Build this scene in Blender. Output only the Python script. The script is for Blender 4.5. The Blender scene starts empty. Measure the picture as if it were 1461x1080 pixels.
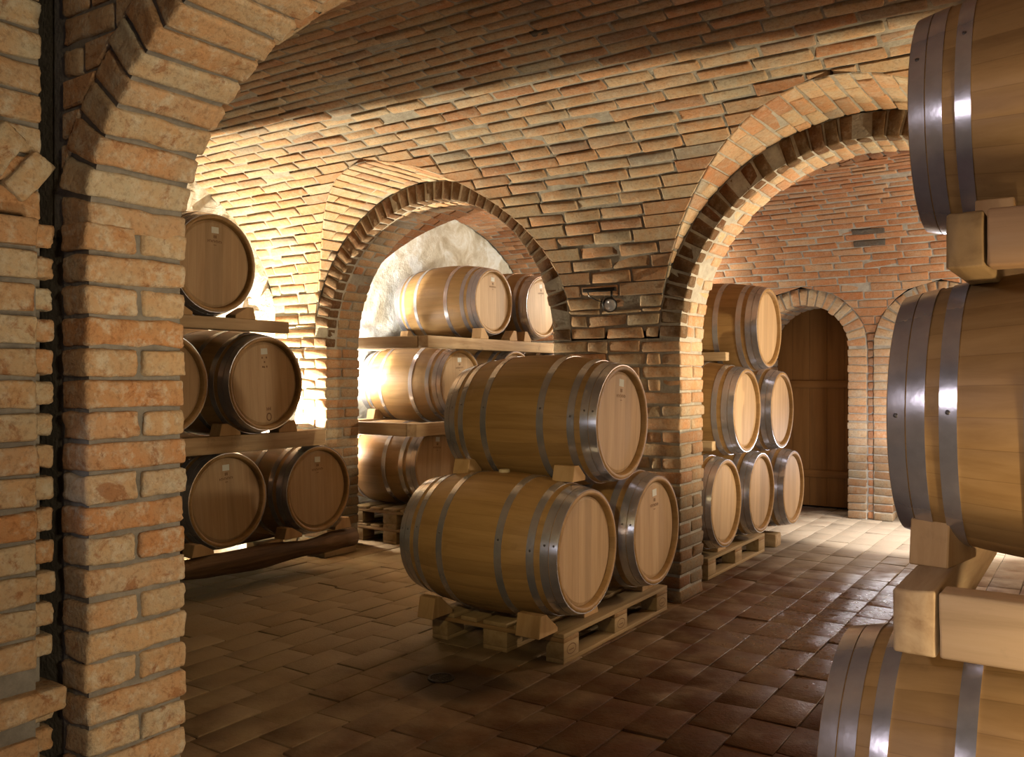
import bpy, math, random
import numpy as np
from math import pi, sin, cos, sqrt, radians

rng = np.random.default_rng(7)
random.seed(7)
SC = bpy.context.scene
COL = SC.collection

# ------------------------------------------------------------------ materials
def new_mat(name):
    m = bpy.data.materials.new(name)
    m.use_nodes = True
    nt = m.node_tree
    b = nt.nodes['Principled BSDF']
    return m, nt, b

def N(nt, typ, **kw):
    n = nt.nodes.new(typ)
    for k, v in kw.items():
        if k.startswith('i_'):
            key = k[2:]
            key = int(key) if key.isdigit() else key.replace('_', ' ')
            n.inputs[key].default_value = v
        else:
            setattr(n, k, v)
    return n

def ramp(nt, stops, interp='LINEAR'):
    r = nt.nodes.new('ShaderNodeValToRGB')
    r.color_ramp.interpolation = interp
    e = r.color_ramp.elements
    while len(e) > 1:
        e.remove(e[-1])
    e[0].position = stops[0][0]; e[0].color = (*stops[0][1], 1)
    for p, c in stops[1:]:
        x = e.new(p); x.color = (*c, 1)
    return r

def mixc(nt, fac, a, b, blend='MIX'):
    n = nt.nodes.new('ShaderNodeMix'); n.data_type = 'RGBA'; n.blend_type = blend
    for sock, v in ((0, fac), (6, a), (7, b)):
        if hasattr(v, 'is_output') or isinstance(v, bpy.types.NodeSocket):
            nt.links.new(v, n.inputs[sock])
        elif sock == 0:
            n.inputs[0].default_value = v
        else:
            n.inputs[sock].default_value = (*v, 1)
    return n.outputs[2]

def brick_mat(name, stops, lime=0.35, rough=0.9, bump=0.35, damp=0.0, speck=1.0, patch=0.0):
    m, nt, b = new_mat(name)
    L = nt.links.new
    geo = N(nt, 'ShaderNodeNewGeometry')
    tc = N(nt, 'ShaderNodeTexCoord')
    r = ramp(nt, stops)
    L(geo.outputs['Random Per Island'], r.inputs[0])
    # blotches of another firing colour and lime bloom, both fixed to the brick itself
    add = N(nt, 'ShaderNodeVectorMath', operation='MULTIPLY_ADD')
    L(geo.outputs['Random Per Island'], add.inputs[0]); add.inputs[1].default_value = (37, 53, 71)
    L(tc.outputs['Object'], add.inputs[2])
    n1 = N(nt, 'ShaderNodeTexNoise', i_Scale=9.0, i_Detail=5.0, i_Roughness=0.65)
    L(add.outputs[0], n1.inputs['Vector'])
    r1 = ramp(nt, [(0.38, (0, 0, 0)), (0.62, (1, 1, 1))])
    L(n1.outputs['Fac'], r1.inputs[0])
    r2 = ramp(nt, [(p, (c[0]*1.08, c[1]*0.88, c[2]*0.72)) for p, c in stops])
    L(geo.outputs['Random Per Island'], r2.inputs[0])
    c1 = mixc(nt, r1.outputs[0], r.outputs[0], r2.outputs[0])
    n2 = N(nt, 'ShaderNodeTexNoise', i_Scale=22.0, i_Detail=6.0, i_Roughness=0.7)
    L(add.outputs[0], n2.inputs['Vector'])
    r3 = ramp(nt, [(0.50, (0, 0, 0)), (0.66, (lime, lime, lime))])
    L(n2.outputs['Fac'], r3.inputs[0])
    c2 = mixc(nt, r3.outputs[0], c1, (0.58, 0.51, 0.40))
    if patch:
        # places where the sandy face has spalled off and the red body shows
        n4 = N(nt, 'ShaderNodeTexNoise', i_Scale=13.0, i_Detail=7.0, i_Roughness=0.75, i_Distortion=0.5)
        ad4 = N(nt, 'ShaderNodeVectorMath', operation='ADD'); L(add.outputs[0], ad4.inputs[0]); ad4.inputs[1].default_value = (5.3, 1.7, 9.1)
        L(ad4.outputs[0], n4.inputs['Vector'])
        r5 = ramp(nt, [(0.56, (0, 0, 0)), (0.64, (patch,)*3)]); L(n4.outputs['Fac'], r5.inputs[0])
        c2 = mixc(nt, r5.outputs[0], c2, (0.30, 0.125, 0.05))
    n3 = N(nt, 'ShaderNodeTexNoise', i_Scale=70.0, i_Detail=4.0, i_Roughness=0.7)
    L(add.outputs[0], n3.inputs['Vector'])
    r4 = ramp(nt, [(0.33, (0.55, 0.5, 0.48)), (0.5, (1, 1, 1))])
    L(n3.outputs['Fac'], r4.inputs[0])
    c3 = mixc(nt, speck*0.6, c2, r4.outputs[0], 'MULTIPLY')
    if damp:
        # tide mark of rising damp and splashed dirt along the foot of the piers
        sp = N(nt, 'ShaderNodeSeparateXYZ'); L(tc.outputs['Object'], sp.inputs[0])
        nd = N(nt, 'ShaderNodeTexNoise', i_Scale=4.0, i_Detail=5.0); L(tc.outputs['Object'], nd.inputs['Vector'])
        md = N(nt, 'ShaderNodeMath', operation='MULTIPLY_ADD'); L(nd.outputs['Fac'], md.inputs[0]); md.inputs[1].default_value = -0.6; L(sp.outputs[2], md.inputs[2])
        rd = ramp(nt, [(0.28, (damp, damp*1.02, damp*1.0)), (0.55, (1, 1, 1))]); L(md.outputs[0], rd.inputs[0])
        c3 = mixc(nt, 1.0, c3, rd.outputs[0], 'MULTIPLY')
    L(c3, b.inputs['Base Color'])
    b.inputs['Roughness'].default_value = rough
    b.inputs['Specular IOR Level'].default_value = 0.25
    bmp = N(nt, 'ShaderNodeBump', i_Strength=bump, i_Distance=0.012)
    mm = N(nt, 'ShaderNodeMath', operation='ADD')
    L(n2.outputs['Fac'], mm.inputs[0]); L(n3.outputs['Fac'], mm.inputs[1])
    L(mm.outputs[0], bmp.inputs['Height'])
    L(bmp.outputs[0], b.inputs['Normal'])
    return m

def mortar_mat(name, col, col2):
    m, nt, b = new_mat(name)
    L = nt.links.new
    tc = N(nt, 'ShaderNodeTexCoord')
    n = N(nt, 'ShaderNodeTexNoise', i_Scale=14.0, i_Detail=6.0, i_Roughness=0.7)
    L(tc.outputs['Object'], n.inputs['Vector'])
    r = ramp(nt, [(0.35, col), (0.65, col2)])
    L(n.outputs['Fac'], r.inputs[0]); L(r.outputs[0], b.inputs['Base Color'])
    b.inputs['Roughness'].default_value = 0.95
    b.inputs['Specular IOR Level'].default_value = 0.15
    n2 = N(nt, 'ShaderNodeTexNoise', i_Scale=90.0, i_Detail=5.0)
    L(tc.outputs['Object'], n2.inputs['Vector'])
    bp = N(nt, 'ShaderNodeBump', i_Strength=0.5, i_Distance=0.008)
    L(n2.outputs['Fac'], bp.inputs['Height']); L(bp.outputs[0], b.inputs['Normal'])
    return m

WALL_STOPS = [(0.0, (0.458, 0.275, 0.155)), (0.2, (0.515, 0.361, 0.224)), (0.4, (0.503, 0.389, 0.258)),
              (0.58, (0.480, 0.286, 0.160)), (0.76, (0.480, 0.406, 0.292)), (0.92, (0.412, 0.217, 0.114)), (1.0, (0.343, 0.304, 0.246))]
M_BRICK = brick_mat('old_brick', WALL_STOPS, damp=0.5)
M_BRICK_NEAR = brick_mat('old_brick_pier', [(0.0, (0.47, 0.28, 0.15)), (0.2, (0.50, 0.40, 0.27)), (0.4, (0.46, 0.34, 0.215)), (0.55, (0.47, 0.265, 0.13)),
                                            (0.75, (0.49, 0.42, 0.305)), (1.0, (0.47, 0.32, 0.19))], lime=0.75, bump=0.5, patch=0.75)
M_RING_SHADED = brick_mat('ring_brick_shaded', [(0.0, (0.116, 0.067, 0.031)), (0.5, (0.140, 0.087, 0.044)), (0.8, (0.121, 0.060, 0.027)), (1.0, (0.154, 0.105, 0.058))], lime=0.15)  # ordinary brick; shade of the ring fronts is put into the darker colour
M_BACK = brick_mat('back_wall_brick', [(0.0, (0.407, 0.194, 0.097)), (0.3, (0.445, 0.252, 0.136)), (0.6, (0.387, 0.184, 0.087)), (0.85, (0.484, 0.319, 0.194)), (1.0, (0.348, 0.155, 0.077))], lime=0.2)
M_DARKBRICK = brick_mat('burnt_dark_brick', [(0.0, (0.10, 0.085, 0.07)), (1.0, (0.14, 0.12, 0.10))], lime=0.1)
M_MORTAR = mortar_mat('mortar', (0.31, 0.27, 0.22), (0.46, 0.41, 0.34))
M_MORTAR_NEAR = mortar_mat('mortar_pier', (0.175, 0.155, 0.135), (0.27, 0.245, 0.215))
M_MORTAR_FLOOR = mortar_mat('floor_joint', (0.03, 0.018, 0.01), (0.06, 0.04, 0.025))

def floor_mat():
    m = brick_mat('floor_brick', [(0.0, (0.085, 0.037, 0.0145)), (0.3, (0.112, 0.052, 0.022)), (0.55, (0.095, 0.044, 0.018)),
                                  (0.8, (0.128, 0.063, 0.029)), (1.0, (0.072, 0.031, 0.012))], lime=0.03, rough=0.6, bump=0.3)
    nt = m.node_tree; b = nt.nodes['Principled BSDF']; L = nt.links.new
    base = b.inputs['Base Color'].links[0].from_socket
    tc = N(nt, 'ShaderNodeTexCoord')
    # dry dusty bloom, spilled-wine stains, and a pool of light painted near the back wall
    nd = N(nt, 'ShaderNodeTexNoise', i_Scale=0.9, i_Detail=5.0, i_Roughness=0.6)
    L(tc.outputs['Object'], nd.inputs['Vector'])
    sep = N(nt, 'ShaderNodeSeparateXYZ'); L(tc.outputs['Object'], sep.inputs[0])
    def blob(cx, cy, rx, ry, soft):
        v = N(nt, 'ShaderNodeVectorMath', operation='SUBTRACT'); L(tc.outputs['Object'], v.inputs[0]); v.inputs[1].default_value = (cx, cy, 0)
        s = N(nt, 'ShaderNodeVectorMath', operation='MULTIPLY'); L(v.outputs[0], s.inputs[0]); s.inputs[1].default_value = (1/rx, 1/ry, 0)
        nn = N(nt, 'ShaderNodeTexNoise', i_Scale=5.0, i_Detail=5.0); L(tc.outputs['Object'], nn.inputs['Vector'])
        ln = N(nt, 'ShaderNodeVectorMath', operation='LENGTH'); L(s.outputs[0], ln.inputs[0])
        a = N(nt, 'ShaderNodeMath', operation='MULTIPLY_ADD'); L(nn.outputs['Fac'], a.inputs[0]); a.inputs[1].default_value = 1.3; L(ln.outputs['Value'], a.inputs[2])
        mr = N(nt, 'ShaderNodeMapRange', interpolation_type='SMOOTHSTEP'); L(a.outputs[0], mr.inputs['Value'])
        mr.inputs['From Min'].default_value = 1.55 - soft; mr.inputs['From Max'].default_value = 1.55 + soft
        mr.inputs['To Min'].default_value = 1; mr.inputs['To Max'].default_value = 0
        return mr.outputs['Result']
    dust = blob(-4.0, 3.6, 1.9, 2.6, 0.6)
    md = N(nt, 'ShaderNodeMath', operation='MULTIPLY'); L(dust, md.inputs[0]); md.inputs[1].default_value = 0.72
    c = mixc(nt, md.outputs[0], base, (0.46, 0.34, 0.19))
    light_pool = blob(-1.5, 8.0, 1.6, 1.9, 0.5)  # pool of light before the back wall, put into a paler floor colour
    md2 = N(nt, 'ShaderNodeMath', operation='MULTIPLY'); L(light_pool, md2.inputs[0]); md2.inputs[1].default_value = 0.6
    c = mixc(nt, md2.outputs[0], c, (0.46, 0.40, 0.31))
    stain = blob(-2.42, 3.13, 0.30, 0.22, 0.28)
    ms = N(nt, 'ShaderNodeMath', operation='MULTIPLY'); L(stain, ms.inputs[0]); ms.inputs[1].default_value = 0.8
    c = mixc(nt, ms.outputs[0], c, (0.03, 0.018, 0.012))
    L(c, b.inputs['Base Color'])
    # damp patch in front of the second arch: glossier
    wet = blob(-1.1, 5.1, 0.8, 1.5, 0.35)
    nr = N(nt, 'ShaderNodeTexNoise', i_Scale=16.0, i_Detail=6.0, i_Roughness=0.7); L(tc.outputs['Object'], nr.inputs['Vector'])
    rr = ramp(nt, [(0.35, (0.16,)*3), (0.65, (0.42,)*3)]); L(nr.outputs['Fac'], rr.inputs[0])
    mix = N(nt, 'ShaderNodeMix'); mix.data_type = 'FLOAT'
    L(wet, mix.inputs[0]); mix.inputs[2].default_value = 0.62; L(rr.outputs[0], mix.inputs[3])
    L(mix.outputs[0], b.inputs['Roughness'])
    ms_ = N(nt, 'ShaderNodeMix'); ms_.data_type = 'FLOAT'
    L(wet, ms_.inputs[0]); ms_.inputs[2].default_value = 0.12; ms_.inputs[3].default_value = 0.9
    L(ms_.outputs[0], b.inputs['Specular IOR Level'])
    return m
M_FLOOR = floor_mat()

def plaster_mat():
    m, nt, b = new_mat('old_plaster')
    L = nt.links.new
    tc = N(nt, 'ShaderNodeTexCoord')
    n = N(nt, 'ShaderNodeTexNoise', i_Scale=3.2, i_Detail=9.0, i_Roughness=0.66, i_Distortion=0.6)
    L(tc.outputs['Object'], n.inputs['Vector'])
    r = ramp(nt, [(0.36, (0.52, 0.44, 0.32)), (0.48, (0.70, 0.64, 0.53)), (0.58, (0.88, 0.87, 0.83)), (0.75, (0.93, 0.92, 0.89))])
    L(n.outputs['Fac'], r.inputs[0]); L(r.outputs[0], b.inputs['Base Color'])
    b.inputs['Roughness'].default_value = 0.9
    n2 = N(nt, 'ShaderNodeTexNoise', i_Scale=8.0, i_Detail=8.0, i_Roughness=0.7)
    L(tc.outputs['Object'], n2.inputs['Vector'])
    bp = N(nt, 'ShaderNodeBump', i_Strength=0.7, i_Distance=0.05)
    L(n2.outputs['Fac'], bp.inputs['Height']); L(bp.outputs[0], b.inputs['Normal'])
    return m
M_PLASTER = plaster_mat()

def wood_mat(name, c_dark, c_mid, c_light, axis='X', scale=1.0, rough=0.6, staves=0, planks=0.0, contrast=0.5, stain=0.0, spec=0.35):
    m, nt, b = new_mat(name)
    L = nt.links.new
    tc = N(nt, 'ShaderNodeTexCoord')
    oi = N(nt, 'ShaderNodeObjectInfo')
    off = N(nt, 'ShaderNodeVectorMath', operation='MULTIPLY_ADD')
    cx = N(nt, 'ShaderNodeCombineXYZ'); L(oi.outputs['Random'], cx.inputs[0]); L(oi.outputs['Random'], cx.inputs[1]); L(oi.outputs['Random'], cx.inputs[2])
    L(cx.outputs[0], off.inputs[0]); off.inputs[1].default_value = (17, 29, 41); L(tc.outputs['Object'], off.inputs[2])
    sc = N(nt, 'ShaderNodeVectorMath', operation='MULTIPLY')
    s = {'X': (1.2, 16, 16), 'Y': (16, 1.2, 16), 'Z': (16, 16, 1.2)}[axis]
    sc.inputs[1].default_value = tuple(v*scale for v in s); L(off.outputs[0], sc.inputs[0])
    n = N(nt, 'ShaderNodeTexNoise', i_Scale=1.6, i_Detail=7.0, i_Roughness=0.62, i_Distortion=0.4)
    L(sc.outputs[0], n.inputs['Vector'])
    r = ramp(nt, [(0.32, c_dark), (0.5, c_mid), (0.7, c_light)])
    L(n.outputs['Fac'], r.inputs[0])
    col = r.outputs[0]
    if staves or planks:
        sep = N(nt, 'ShaderNodeSeparateXYZ'); L(tc.outputs['Object'], sep.inputs[0])
        if staves:
            at = N(nt, 'ShaderNodeMath', operation='ARCTAN2'); L(sep.outputs[1], at.inputs[0]); L(sep.outputs[2], at.inputs[1])
            mu = N(nt, 'ShaderNodeMath', operation='MULTIPLY'); L(at.outputs[0], mu.inputs[0]); mu.inputs[1].default_value = staves/(2*pi)
        else:
            mu = N(nt, 'ShaderNodeMath', operation='MULTIPLY'); L(sep.outputs[1], mu.inputs[0]); mu.inputs[1].default_value = 1/planks
        fl = N(nt, 'ShaderNodeMath', operation='FLOOR'); L(mu.outputs[0], fl.inputs[0])
        ad = N(nt, 'ShaderNodeMath', operation='MULTIPLY_ADD'); L(oi.outputs['Random'], ad.inputs[0]); ad.inputs[1].default_value = 91.7; L(fl.outputs[0], ad.inputs[2])
        wn = N(nt, 'ShaderNodeTexWhiteNoise', noise_dimensions='1D'); L(ad.outputs[0], wn.inputs['W'])
        rr = ramp(nt, [(0, (1-contrast*0.45,)*3), (0.5, (1, 0.985, 0.96)), (1, (1+contrast*0.22,)*3)])
        L(wn.outputs['Value'], rr.inputs[0])
        col = mixc(nt, 1.0, col, rr.outputs[0], 'MULTIPLY')
        fr = N(nt, 'ShaderNodeMath', operation='FRACT'); L(mu.outputs[0], fr.inputs[0])
        pp = N(nt, 'ShaderNodeMath', operation='PINGPONG'); L(fr.outputs[0], pp.inputs[0]); pp.inputs[1].default_value = 0.5
        sr = ramp(nt, [(0.0, (0.62, 0.58, 0.52)), (0.022, (1, 1, 1))]); L(pp.outputs[0], sr.inputs[0])
        col = mixc(nt, 0.75, col, sr.outputs[0], 'MULTIPLY')
    if stain:
        ns = N(nt, 'ShaderNodeTexNoise', i_Scale=5.0, i_Detail=6.0, i_Roughness=0.7); L(off.outputs[0], ns.inputs['Vector'])
        rs = ramp(nt, [(0.60, (0, 0, 0)), (0.74, (stain,)*3)]); L(ns.outputs['Fac'], rs.inputs[0])
        col = mixc(nt, rs.outputs[0], col, tuple(v*0.42 for v in c_dark))
    L(col, b.inputs['Base Color'])
    b.inputs['Roughness'].default_value = rough
    b.inputs['Specular IOR Level'].default_value = spec
    bp = N(nt, 'ShaderNodeBump', i_Strength=0.18, i_Distance=0.004)
    L(n.outputs['Fac'], bp.inputs['Height']); L(bp.outputs[0], b.inputs['Normal'])
    return m

M_STAVE = wood_mat('barrel_oak', (0.31, 0.17, 0.06), (0.37, 0.21, 0.077), (0.42, 0.245, 0.095), 'X', 1.0, 0.5, staves=30, contrast=0.3, stain=0.45)
M_HEAD = wood_mat('barrel_head_oak', (0.42, 0.265, 0.135), (0.48, 0.31, 0.165), (0.53, 0.355, 0.20), 'Z', 1.0, 0.6, planks=0.062, contrast=0.32)
M_TIMBER_X = wood_mat('rack_timber_along_x', (0.33, 0.20, 0.10), (0.46, 0.31, 0.17), (0.55, 0.39, 0.23), 'X', 0.7, 0.75, stain=0.5)
M_TIMBER_Y = wood_mat('rack_timber_along_y', (0.33, 0.20, 0.10), (0.46, 0.31, 0.17), (0.55, 0.39, 0.23), 'Y', 0.7, 0.75, stain=0.5)
M_TIMBER_PALE = wood_mat('pale_new_timber', (0.52, 0.34, 0.175), (0.64, 0.43, 0.235), (0.70, 0.49, 0.28), 'X', 0.7, 0.75, stain=0.25)
M_TIMBER_DARK = wood_mat('aged_beam_timber', (0.17, 0.095, 0.035), (0.25, 0.15, 0.06), (0.31, 0.19, 0.08), 'Y', 0.7, 0.75, stain=0.4)
M_TIMBER_ORANGE = wood_mat('orange_beam_timber', (0.36, 0.20, 0.09), (0.45, 0.26, 0.12), (0.50, 0.31, 0.16), 'X', 0.7, 0.75, stain=0.2)
M_LOG = wood_mat('rough_log_timber', (0.06, 0.032, 0.014), (0.15, 0.08, 0.035), (0.25, 0.145, 0.07), 'Y', 0.6, 0.85, stain=0.8)
M_WEDGE = wood_mat('wedge_wood', (0.42, 0.24, 0.10), (0.50, 0.30, 0.135), (0.56, 0.35, 0.17), 'Z', 0.8, 0.7, stain=0.3)
M_PALLET_Y = wood_mat('pallet_board_long', (0.27, 0.165, 0.07), (0.36, 0.235, 0.11), (0.43, 0.295, 0.15), 'Y', 0.8, 0.75, stain=0.4)
M_PALLET_X = wood_mat('pallet_board_cross', (0.24, 0.13, 0.05), (0.31, 0.175, 0.07), (0.37, 0.22, 0.095), 'X', 0.8, 0.75, stain=0.4)
M_DOOR = wood_mat('door_wood', (0.17, 0.073, 0.016), (0.215, 0.095, 0.022), (0.25, 0.115, 0.03), 'Z', 0.5, 0.55)
M_DOOR_X = wood_mat('door_rail_wood', (0.17, 0.073, 0.016), (0.215, 0.095, 0.022), (0.25, 0.115, 0.03), 'X', 0.5, 0.55)

def simple(name, col, rough=0.5, metal=0.0, noise=0.0, dent=0.0):
    m, nt, b = new_mat(name)
    b.inputs['Base Color'].default_value = (*col, 1)
    b.inputs['Roughness'].default_value = rough
    b.inputs['Metallic'].default_value = metal
    if noise:
        tc = N(nt, 'ShaderNodeTexCoord')
        oi = N(nt, 'ShaderNodeObjectInfo')
        ad = N(nt, 'ShaderNodeVectorMath', operation='ADD'); nt.links.new(tc.outputs['Object'], ad.inputs[0]); nt.links.new(oi.outputs['Random'], ad.inputs[1])
        n = N(nt, 'ShaderNodeTexNoise', i_Scale=26.0, i_Detail=5.0, i_Roughness=0.65); nt.links.new(ad.outputs[0], n.inputs['Vector'])
        r = ramp(nt, [(0.3, tuple(c*(1-noise) for c in col)), (0.7, tuple(min(1, c*(1+noise)) for c in col))])
        nt.links.new(n.outputs['Fac'], r.inputs[0]); nt.links.new(r.outputs[0], b.inputs['Base Color'])
        mr = N(nt, 'ShaderNodeMapRange'); nt.links.new(n.outputs['Fac'], mr.inputs['Value'])
        mr.inputs['To Min'].default_value = rough*0.75; mr.inputs['To Max'].default_value = min(1, rough*1.35)
        nt.links.new(mr.outputs['Result'], b.inputs['Roughness'])
        if dent:
            n2 = N(nt, 'ShaderNodeTexNoise', i_Scale=75.0, i_Detail=3.0); nt.links.new(ad.outputs[0], n2.inputs['Vector'])
            bp = N(nt, 'ShaderNodeBump', i_Strength=dent, i_Distance=0.004)
            nt.links.new(n2.outputs['Fac'], bp.inputs['Height']); nt.links.new(bp.outputs[0], b.inputs['Normal'])
    return m
M_STEEL = simple('galvanised_steel', (0.50, 0.48, 0.50), 0.21, 0.72, 0.10, 0.06)
M_RIVET = simple('rivet_steel', (0.10, 0.09, 0.09), 0.5, 0.7)
M_PAPER = simple('paper', (0.72, 0.70, 0.62), 0.8)
M_INK = simple('burnt_brand_ink', (0.20, 0.10, 0.045), 0.8)
M_BUNG = simple('bung_silicone', (0.62, 0.50, 0.33), 0.6)
M_BLACK = simple('black_metal', (0.02, 0.018, 0.018), 0.35, 0.3)
M_GLASS = simple('lamp_glass', (0.55, 0.55, 0.6), 0.12, 0.6)
M_IRON = simple('drain_iron', (0.03, 0.025, 0.022), 0.5, 0.6, 0.3)
M_RENDER = mortar_mat('lime_render', (0.30, 0.21, 0.13), (0.38, 0.27, 0.17))

# ------------------------------------------------------------------ mesh helpers
class MB:
    def __init__(s):
        s.v = []; s.f = []; s.m = []; s.n = 0; s.smooth = []
    def add(s, verts, faces, mat=0, smooth=False):
        verts = np.asarray(verts, float).reshape(-1, 3)
        s.v.append(verts)
        for f in faces:
            s.f.append(tuple(int(i) + s.n for i in f)); s.m.append(mat); s.smooth.append(smooth)
        s.n += len(verts)
    def box(s, lo, hi, mat=0, bev=0.0):
        lo = np.array(lo, float); hi = np.array(hi, float)
        c = [(lo[0] if not i & 1 else hi[0], lo[1] if not i & 2 else hi[1], lo[2] if not i & 4 else hi[2]) for i in range(8)]
        if bev <= 0:
            s.add(c, [(0, 2, 3, 1), (4, 5, 7, 6), (0, 1, 5, 4), (2, 6, 7, 3), (0, 4, 6, 2), (1, 3, 7, 5)], mat)
        else:
            s.hexes(np.array([c]), bev, mat, 0)
    def grid(s, P, mat=0, smooth=True, flip=False):
        P = np.asarray(P, float); a, b = P.shape[:2]
        fs = []
        for i in range(a-1):
            for j in range(b-1):
                q = (i*b+j, (i+1)*b+j, (i+1)*b+j+1, i*b+j+1)
                fs.append(q[::-1] if flip else q)
        s.add(P.reshape(-1, 3), fs, mat, smooth)
    def hexes(s, C, bev, mat=0, jit=0.0, cuts=0, wob=0.0, smooth=True):
        """rounded, slightly irregular blocks; C (n,8,3), corner i: bit0=u, bit1=v, bit2=w"""
        C = np.asarray(C, float)
        if len(C) == 0: return
        n = len(C)
        eu = np.linalg.norm(C[:, 1]-C[:, 0], axis=1); ev = np.linalg.norm(C[:, 2]-C[:, 0], axis=1); ew = np.linalg.norm(C[:, 4]-C[:, 0], axis=1)
        size = np.stack([eu, ev, ew], 1)
        size = np.maximum(size, 1e-4)
        bevn = np.minimum(bev, size.min(1)*0.42)
        k = 4+cuts
        idx = {}
        pts = []
        for a in range(k):
            for b_ in range(k):
                for c in range(k):
                    if a in (0, k-1) or b_ in (0, k-1) or c in (0, k-1):
                        idx[(a, b_, c)] = len(pts); pts.append((a, b_, c))
        pts = np.array(pts)
        faces = []
        for ax in range(3):
            o = [i for i in range(3) if i != ax]
            for side in (0, k-1):
                for i in range(k-1):
                    for j in range(k-1):
                        q = []
                        for di, dj in ((0, 0), (1, 0), (1, 1), (0, 1)):
                            t = [0, 0, 0]; t[ax] = side; t[o[0]] = i+di; t[o[1]] = j+dj
                            q.append(idx[tuple(t)])
                        flip = (side == 0) ^ (ax == 1)
                        faces.append(tuple(q[::-1]) if flip else tuple(q))
        # template coordinates per brick, in metres from the centre
        U = np.zeros((n, len(pts), 3))
        half = size/2
        lin = np.linspace(-1, 1, cuts+2)
        for ax in range(3):
            core = half[:, ax]-bevn
            vals = np.concatenate([-half[:, ax:ax+1], core[:, None]*lin[None, :], half[:, ax:ax+1]], 1)   # n,k
            U[:, :, ax] = vals[:, pts[:, ax]]
        core = np.clip(U, -(half-bevn[:, None])[:, None, :], (half-bevn[:, None])[:, None, :])
        d = U-core
        ln = np.linalg.norm(d, axis=2, keepdims=True)
        U = core+np.where(ln > 1e-9, d/np.maximum(ln, 1e-9)*bevn[:, None, None], 0)
        T = U/size[:, None, :]+0.5
        P = np.zeros((n, len(pts), 3))
        for i in range(8):
            w = np.ones((n, len(pts)))
            for ax in range(3):
                w = w*(T[:, :, ax] if (i >> ax) & 1 else 1-T[:, :, ax])
            P += w[:, :, None]*C[:, i][:, None, :]
        if wob:
            for q in range(5):
                kv = rng.normal(size=(n, 1, 3))*rng.uniform(15, 60)
                ph = rng.uniform(0, 6.28, (n, 1))
                amp = rng.normal(size=(n, 1, 3))*wob*0.4
                P += amp*np.sin((P*kv).sum(2)+ph)[:, :, None]
        if jit:
            P += rng.normal(size=P.shape)*jit
        base = s.n
        s.v.append(P.reshape(-1, 3))
        F = np.array(faces)
        allf = (F[None]+(np.arange(n)*len(pts))[:, None, None]+base).reshape(-1, 4)
        s.f.extend(map(tuple, allf.tolist())); s.m.extend([mat]*len(allf)); s.smooth.extend([smooth]*len(allf))
        s.n += n*len(pts)
    def tube(s, pts, r, mat=0, seg=10, caps=True):
        pts = np.array(pts, float)
        rings = []
        for i, p in enumerate(pts):
            t = pts[min(i+1, len(pts)-1)]-pts[max(i-1, 0)]; t /= np.linalg.norm(t)
            a = np.cross(t, (0, 0, 1)) if abs(t[2]) < 0.9 else np.cross(t, (1, 0, 0))
            a /= np.linalg.norm(a); b = np.cross(t, a)
            rr = r[i] if hasattr(r, '__len__') else r
            rings.append([p+rr*(cos(x)*a+sin(x)*b) for x in np.linspace(0, 2*pi, seg, endpoint=False)])
        V = np.array(rings).reshape(-1, 3); fs = []
        for i in range(len(pts)-1):
            for j in range(seg):
                fs.append((i*seg+j, i*seg+(j+1) % seg, (i+1)*seg+(j+1) % seg, (i+1)*seg+j))
        if caps:
            fs.append(tuple(range(seg))[::-1]); fs.append(tuple((len(pts)-1)*seg+j for j in range(seg)))
        s.add(V, fs, mat, True)
    def build(s, name, mats, parent=None, loc=None):
        me = bpy.data.meshes.new(name)
        V = np.concatenate(s.v)
        me.from_pydata(V.tolist(), [], s.f)
        for m in (mats if isinstance(mats, (list, tuple)) else [mats]):
            me.materials.append(m)
        me.polygons.foreach_set('material_index', s.m)
        me.polygons.foreach_set('use_smooth', s.smooth)
        me.update()
        o = bpy.data.objects.new(name, me); COL.objects.link(o)
        if parent is not None: o.parent = parent
        if loc is not None: o.location = loc
        return o

def tag(o, label=None, cat=None, group=None, kind=None):
    for k, v in (('label', label), ('category', cat), ('group', group), ('kind', kind)):
        if v: o[k] = v
    return o

def thing(name, label, cat, loc, group=None, rot=(0, 0, 0)):
    o = bpy.data.objects.new(name, None); COL.objects.link(o)
    o.location = loc; o.rotation_euler = rot; o.empty_display_size = 0.1
    return tag(o, label, cat, group)

def struct(o, label=None):
    return tag(o, label, None, None, 'structure')

def hx(o, u, v, w):
    """8 corners from an origin and three edge vectors"""
    o = np.array(o, float); u = np.array(u, float); v = np.array(v, float); w = np.array(w, float)
    return [o+(u if i & 1 else 0)+(v if i & 2 else 0)+(w if i & 4 else 0) for i in range(8)]

# ------------------------------------------------------------------ plan of the cellar (metres)
# X runs along the arcades, Y across the bays, the lens stands at (0,0,1.36)
X_END = -5.71; X_FAR = 4.4
YA0, YA1 = 1.241, 1.528       # near arcade
YB0, YB1 = 4.99, 5.36         # far arcade
YC = 8.97                     # back wall
SPR = 1.80                    # vault springing
ARC_Z = 1.607; R_IN = 1.045; R_OUT = 1.185
ARCHES = [-4.06, -1.065, 1.93]
NEAR_ARCH = [-1.065, 1.93]    # near arcade
NZ, NB_IN, NB_OUT = 1.73, 0.62, 0.76
COURSE = 0.0815; JOINT = 0.011; BL = 0.275; PROUD = 0.0075
G0 = 0.638 - 8*0.0802

def hw_far(z):
    """half width of the outer arch ring at height z (far arcade)"""
    if z >= ARC_Z+R_OUT: return 0.0
    if z <= ARC_Z: return R_OUT
    return sqrt(R_OUT**2-(z-ARC_Z)**2)

def hw_near(z):
    if z >= NZ+NB_OUT: return 0.0
    if z <= NZ: return R_OUT
    return R_OUT*sqrt(1-((z-NZ)/NB_OUT)**2)

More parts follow.
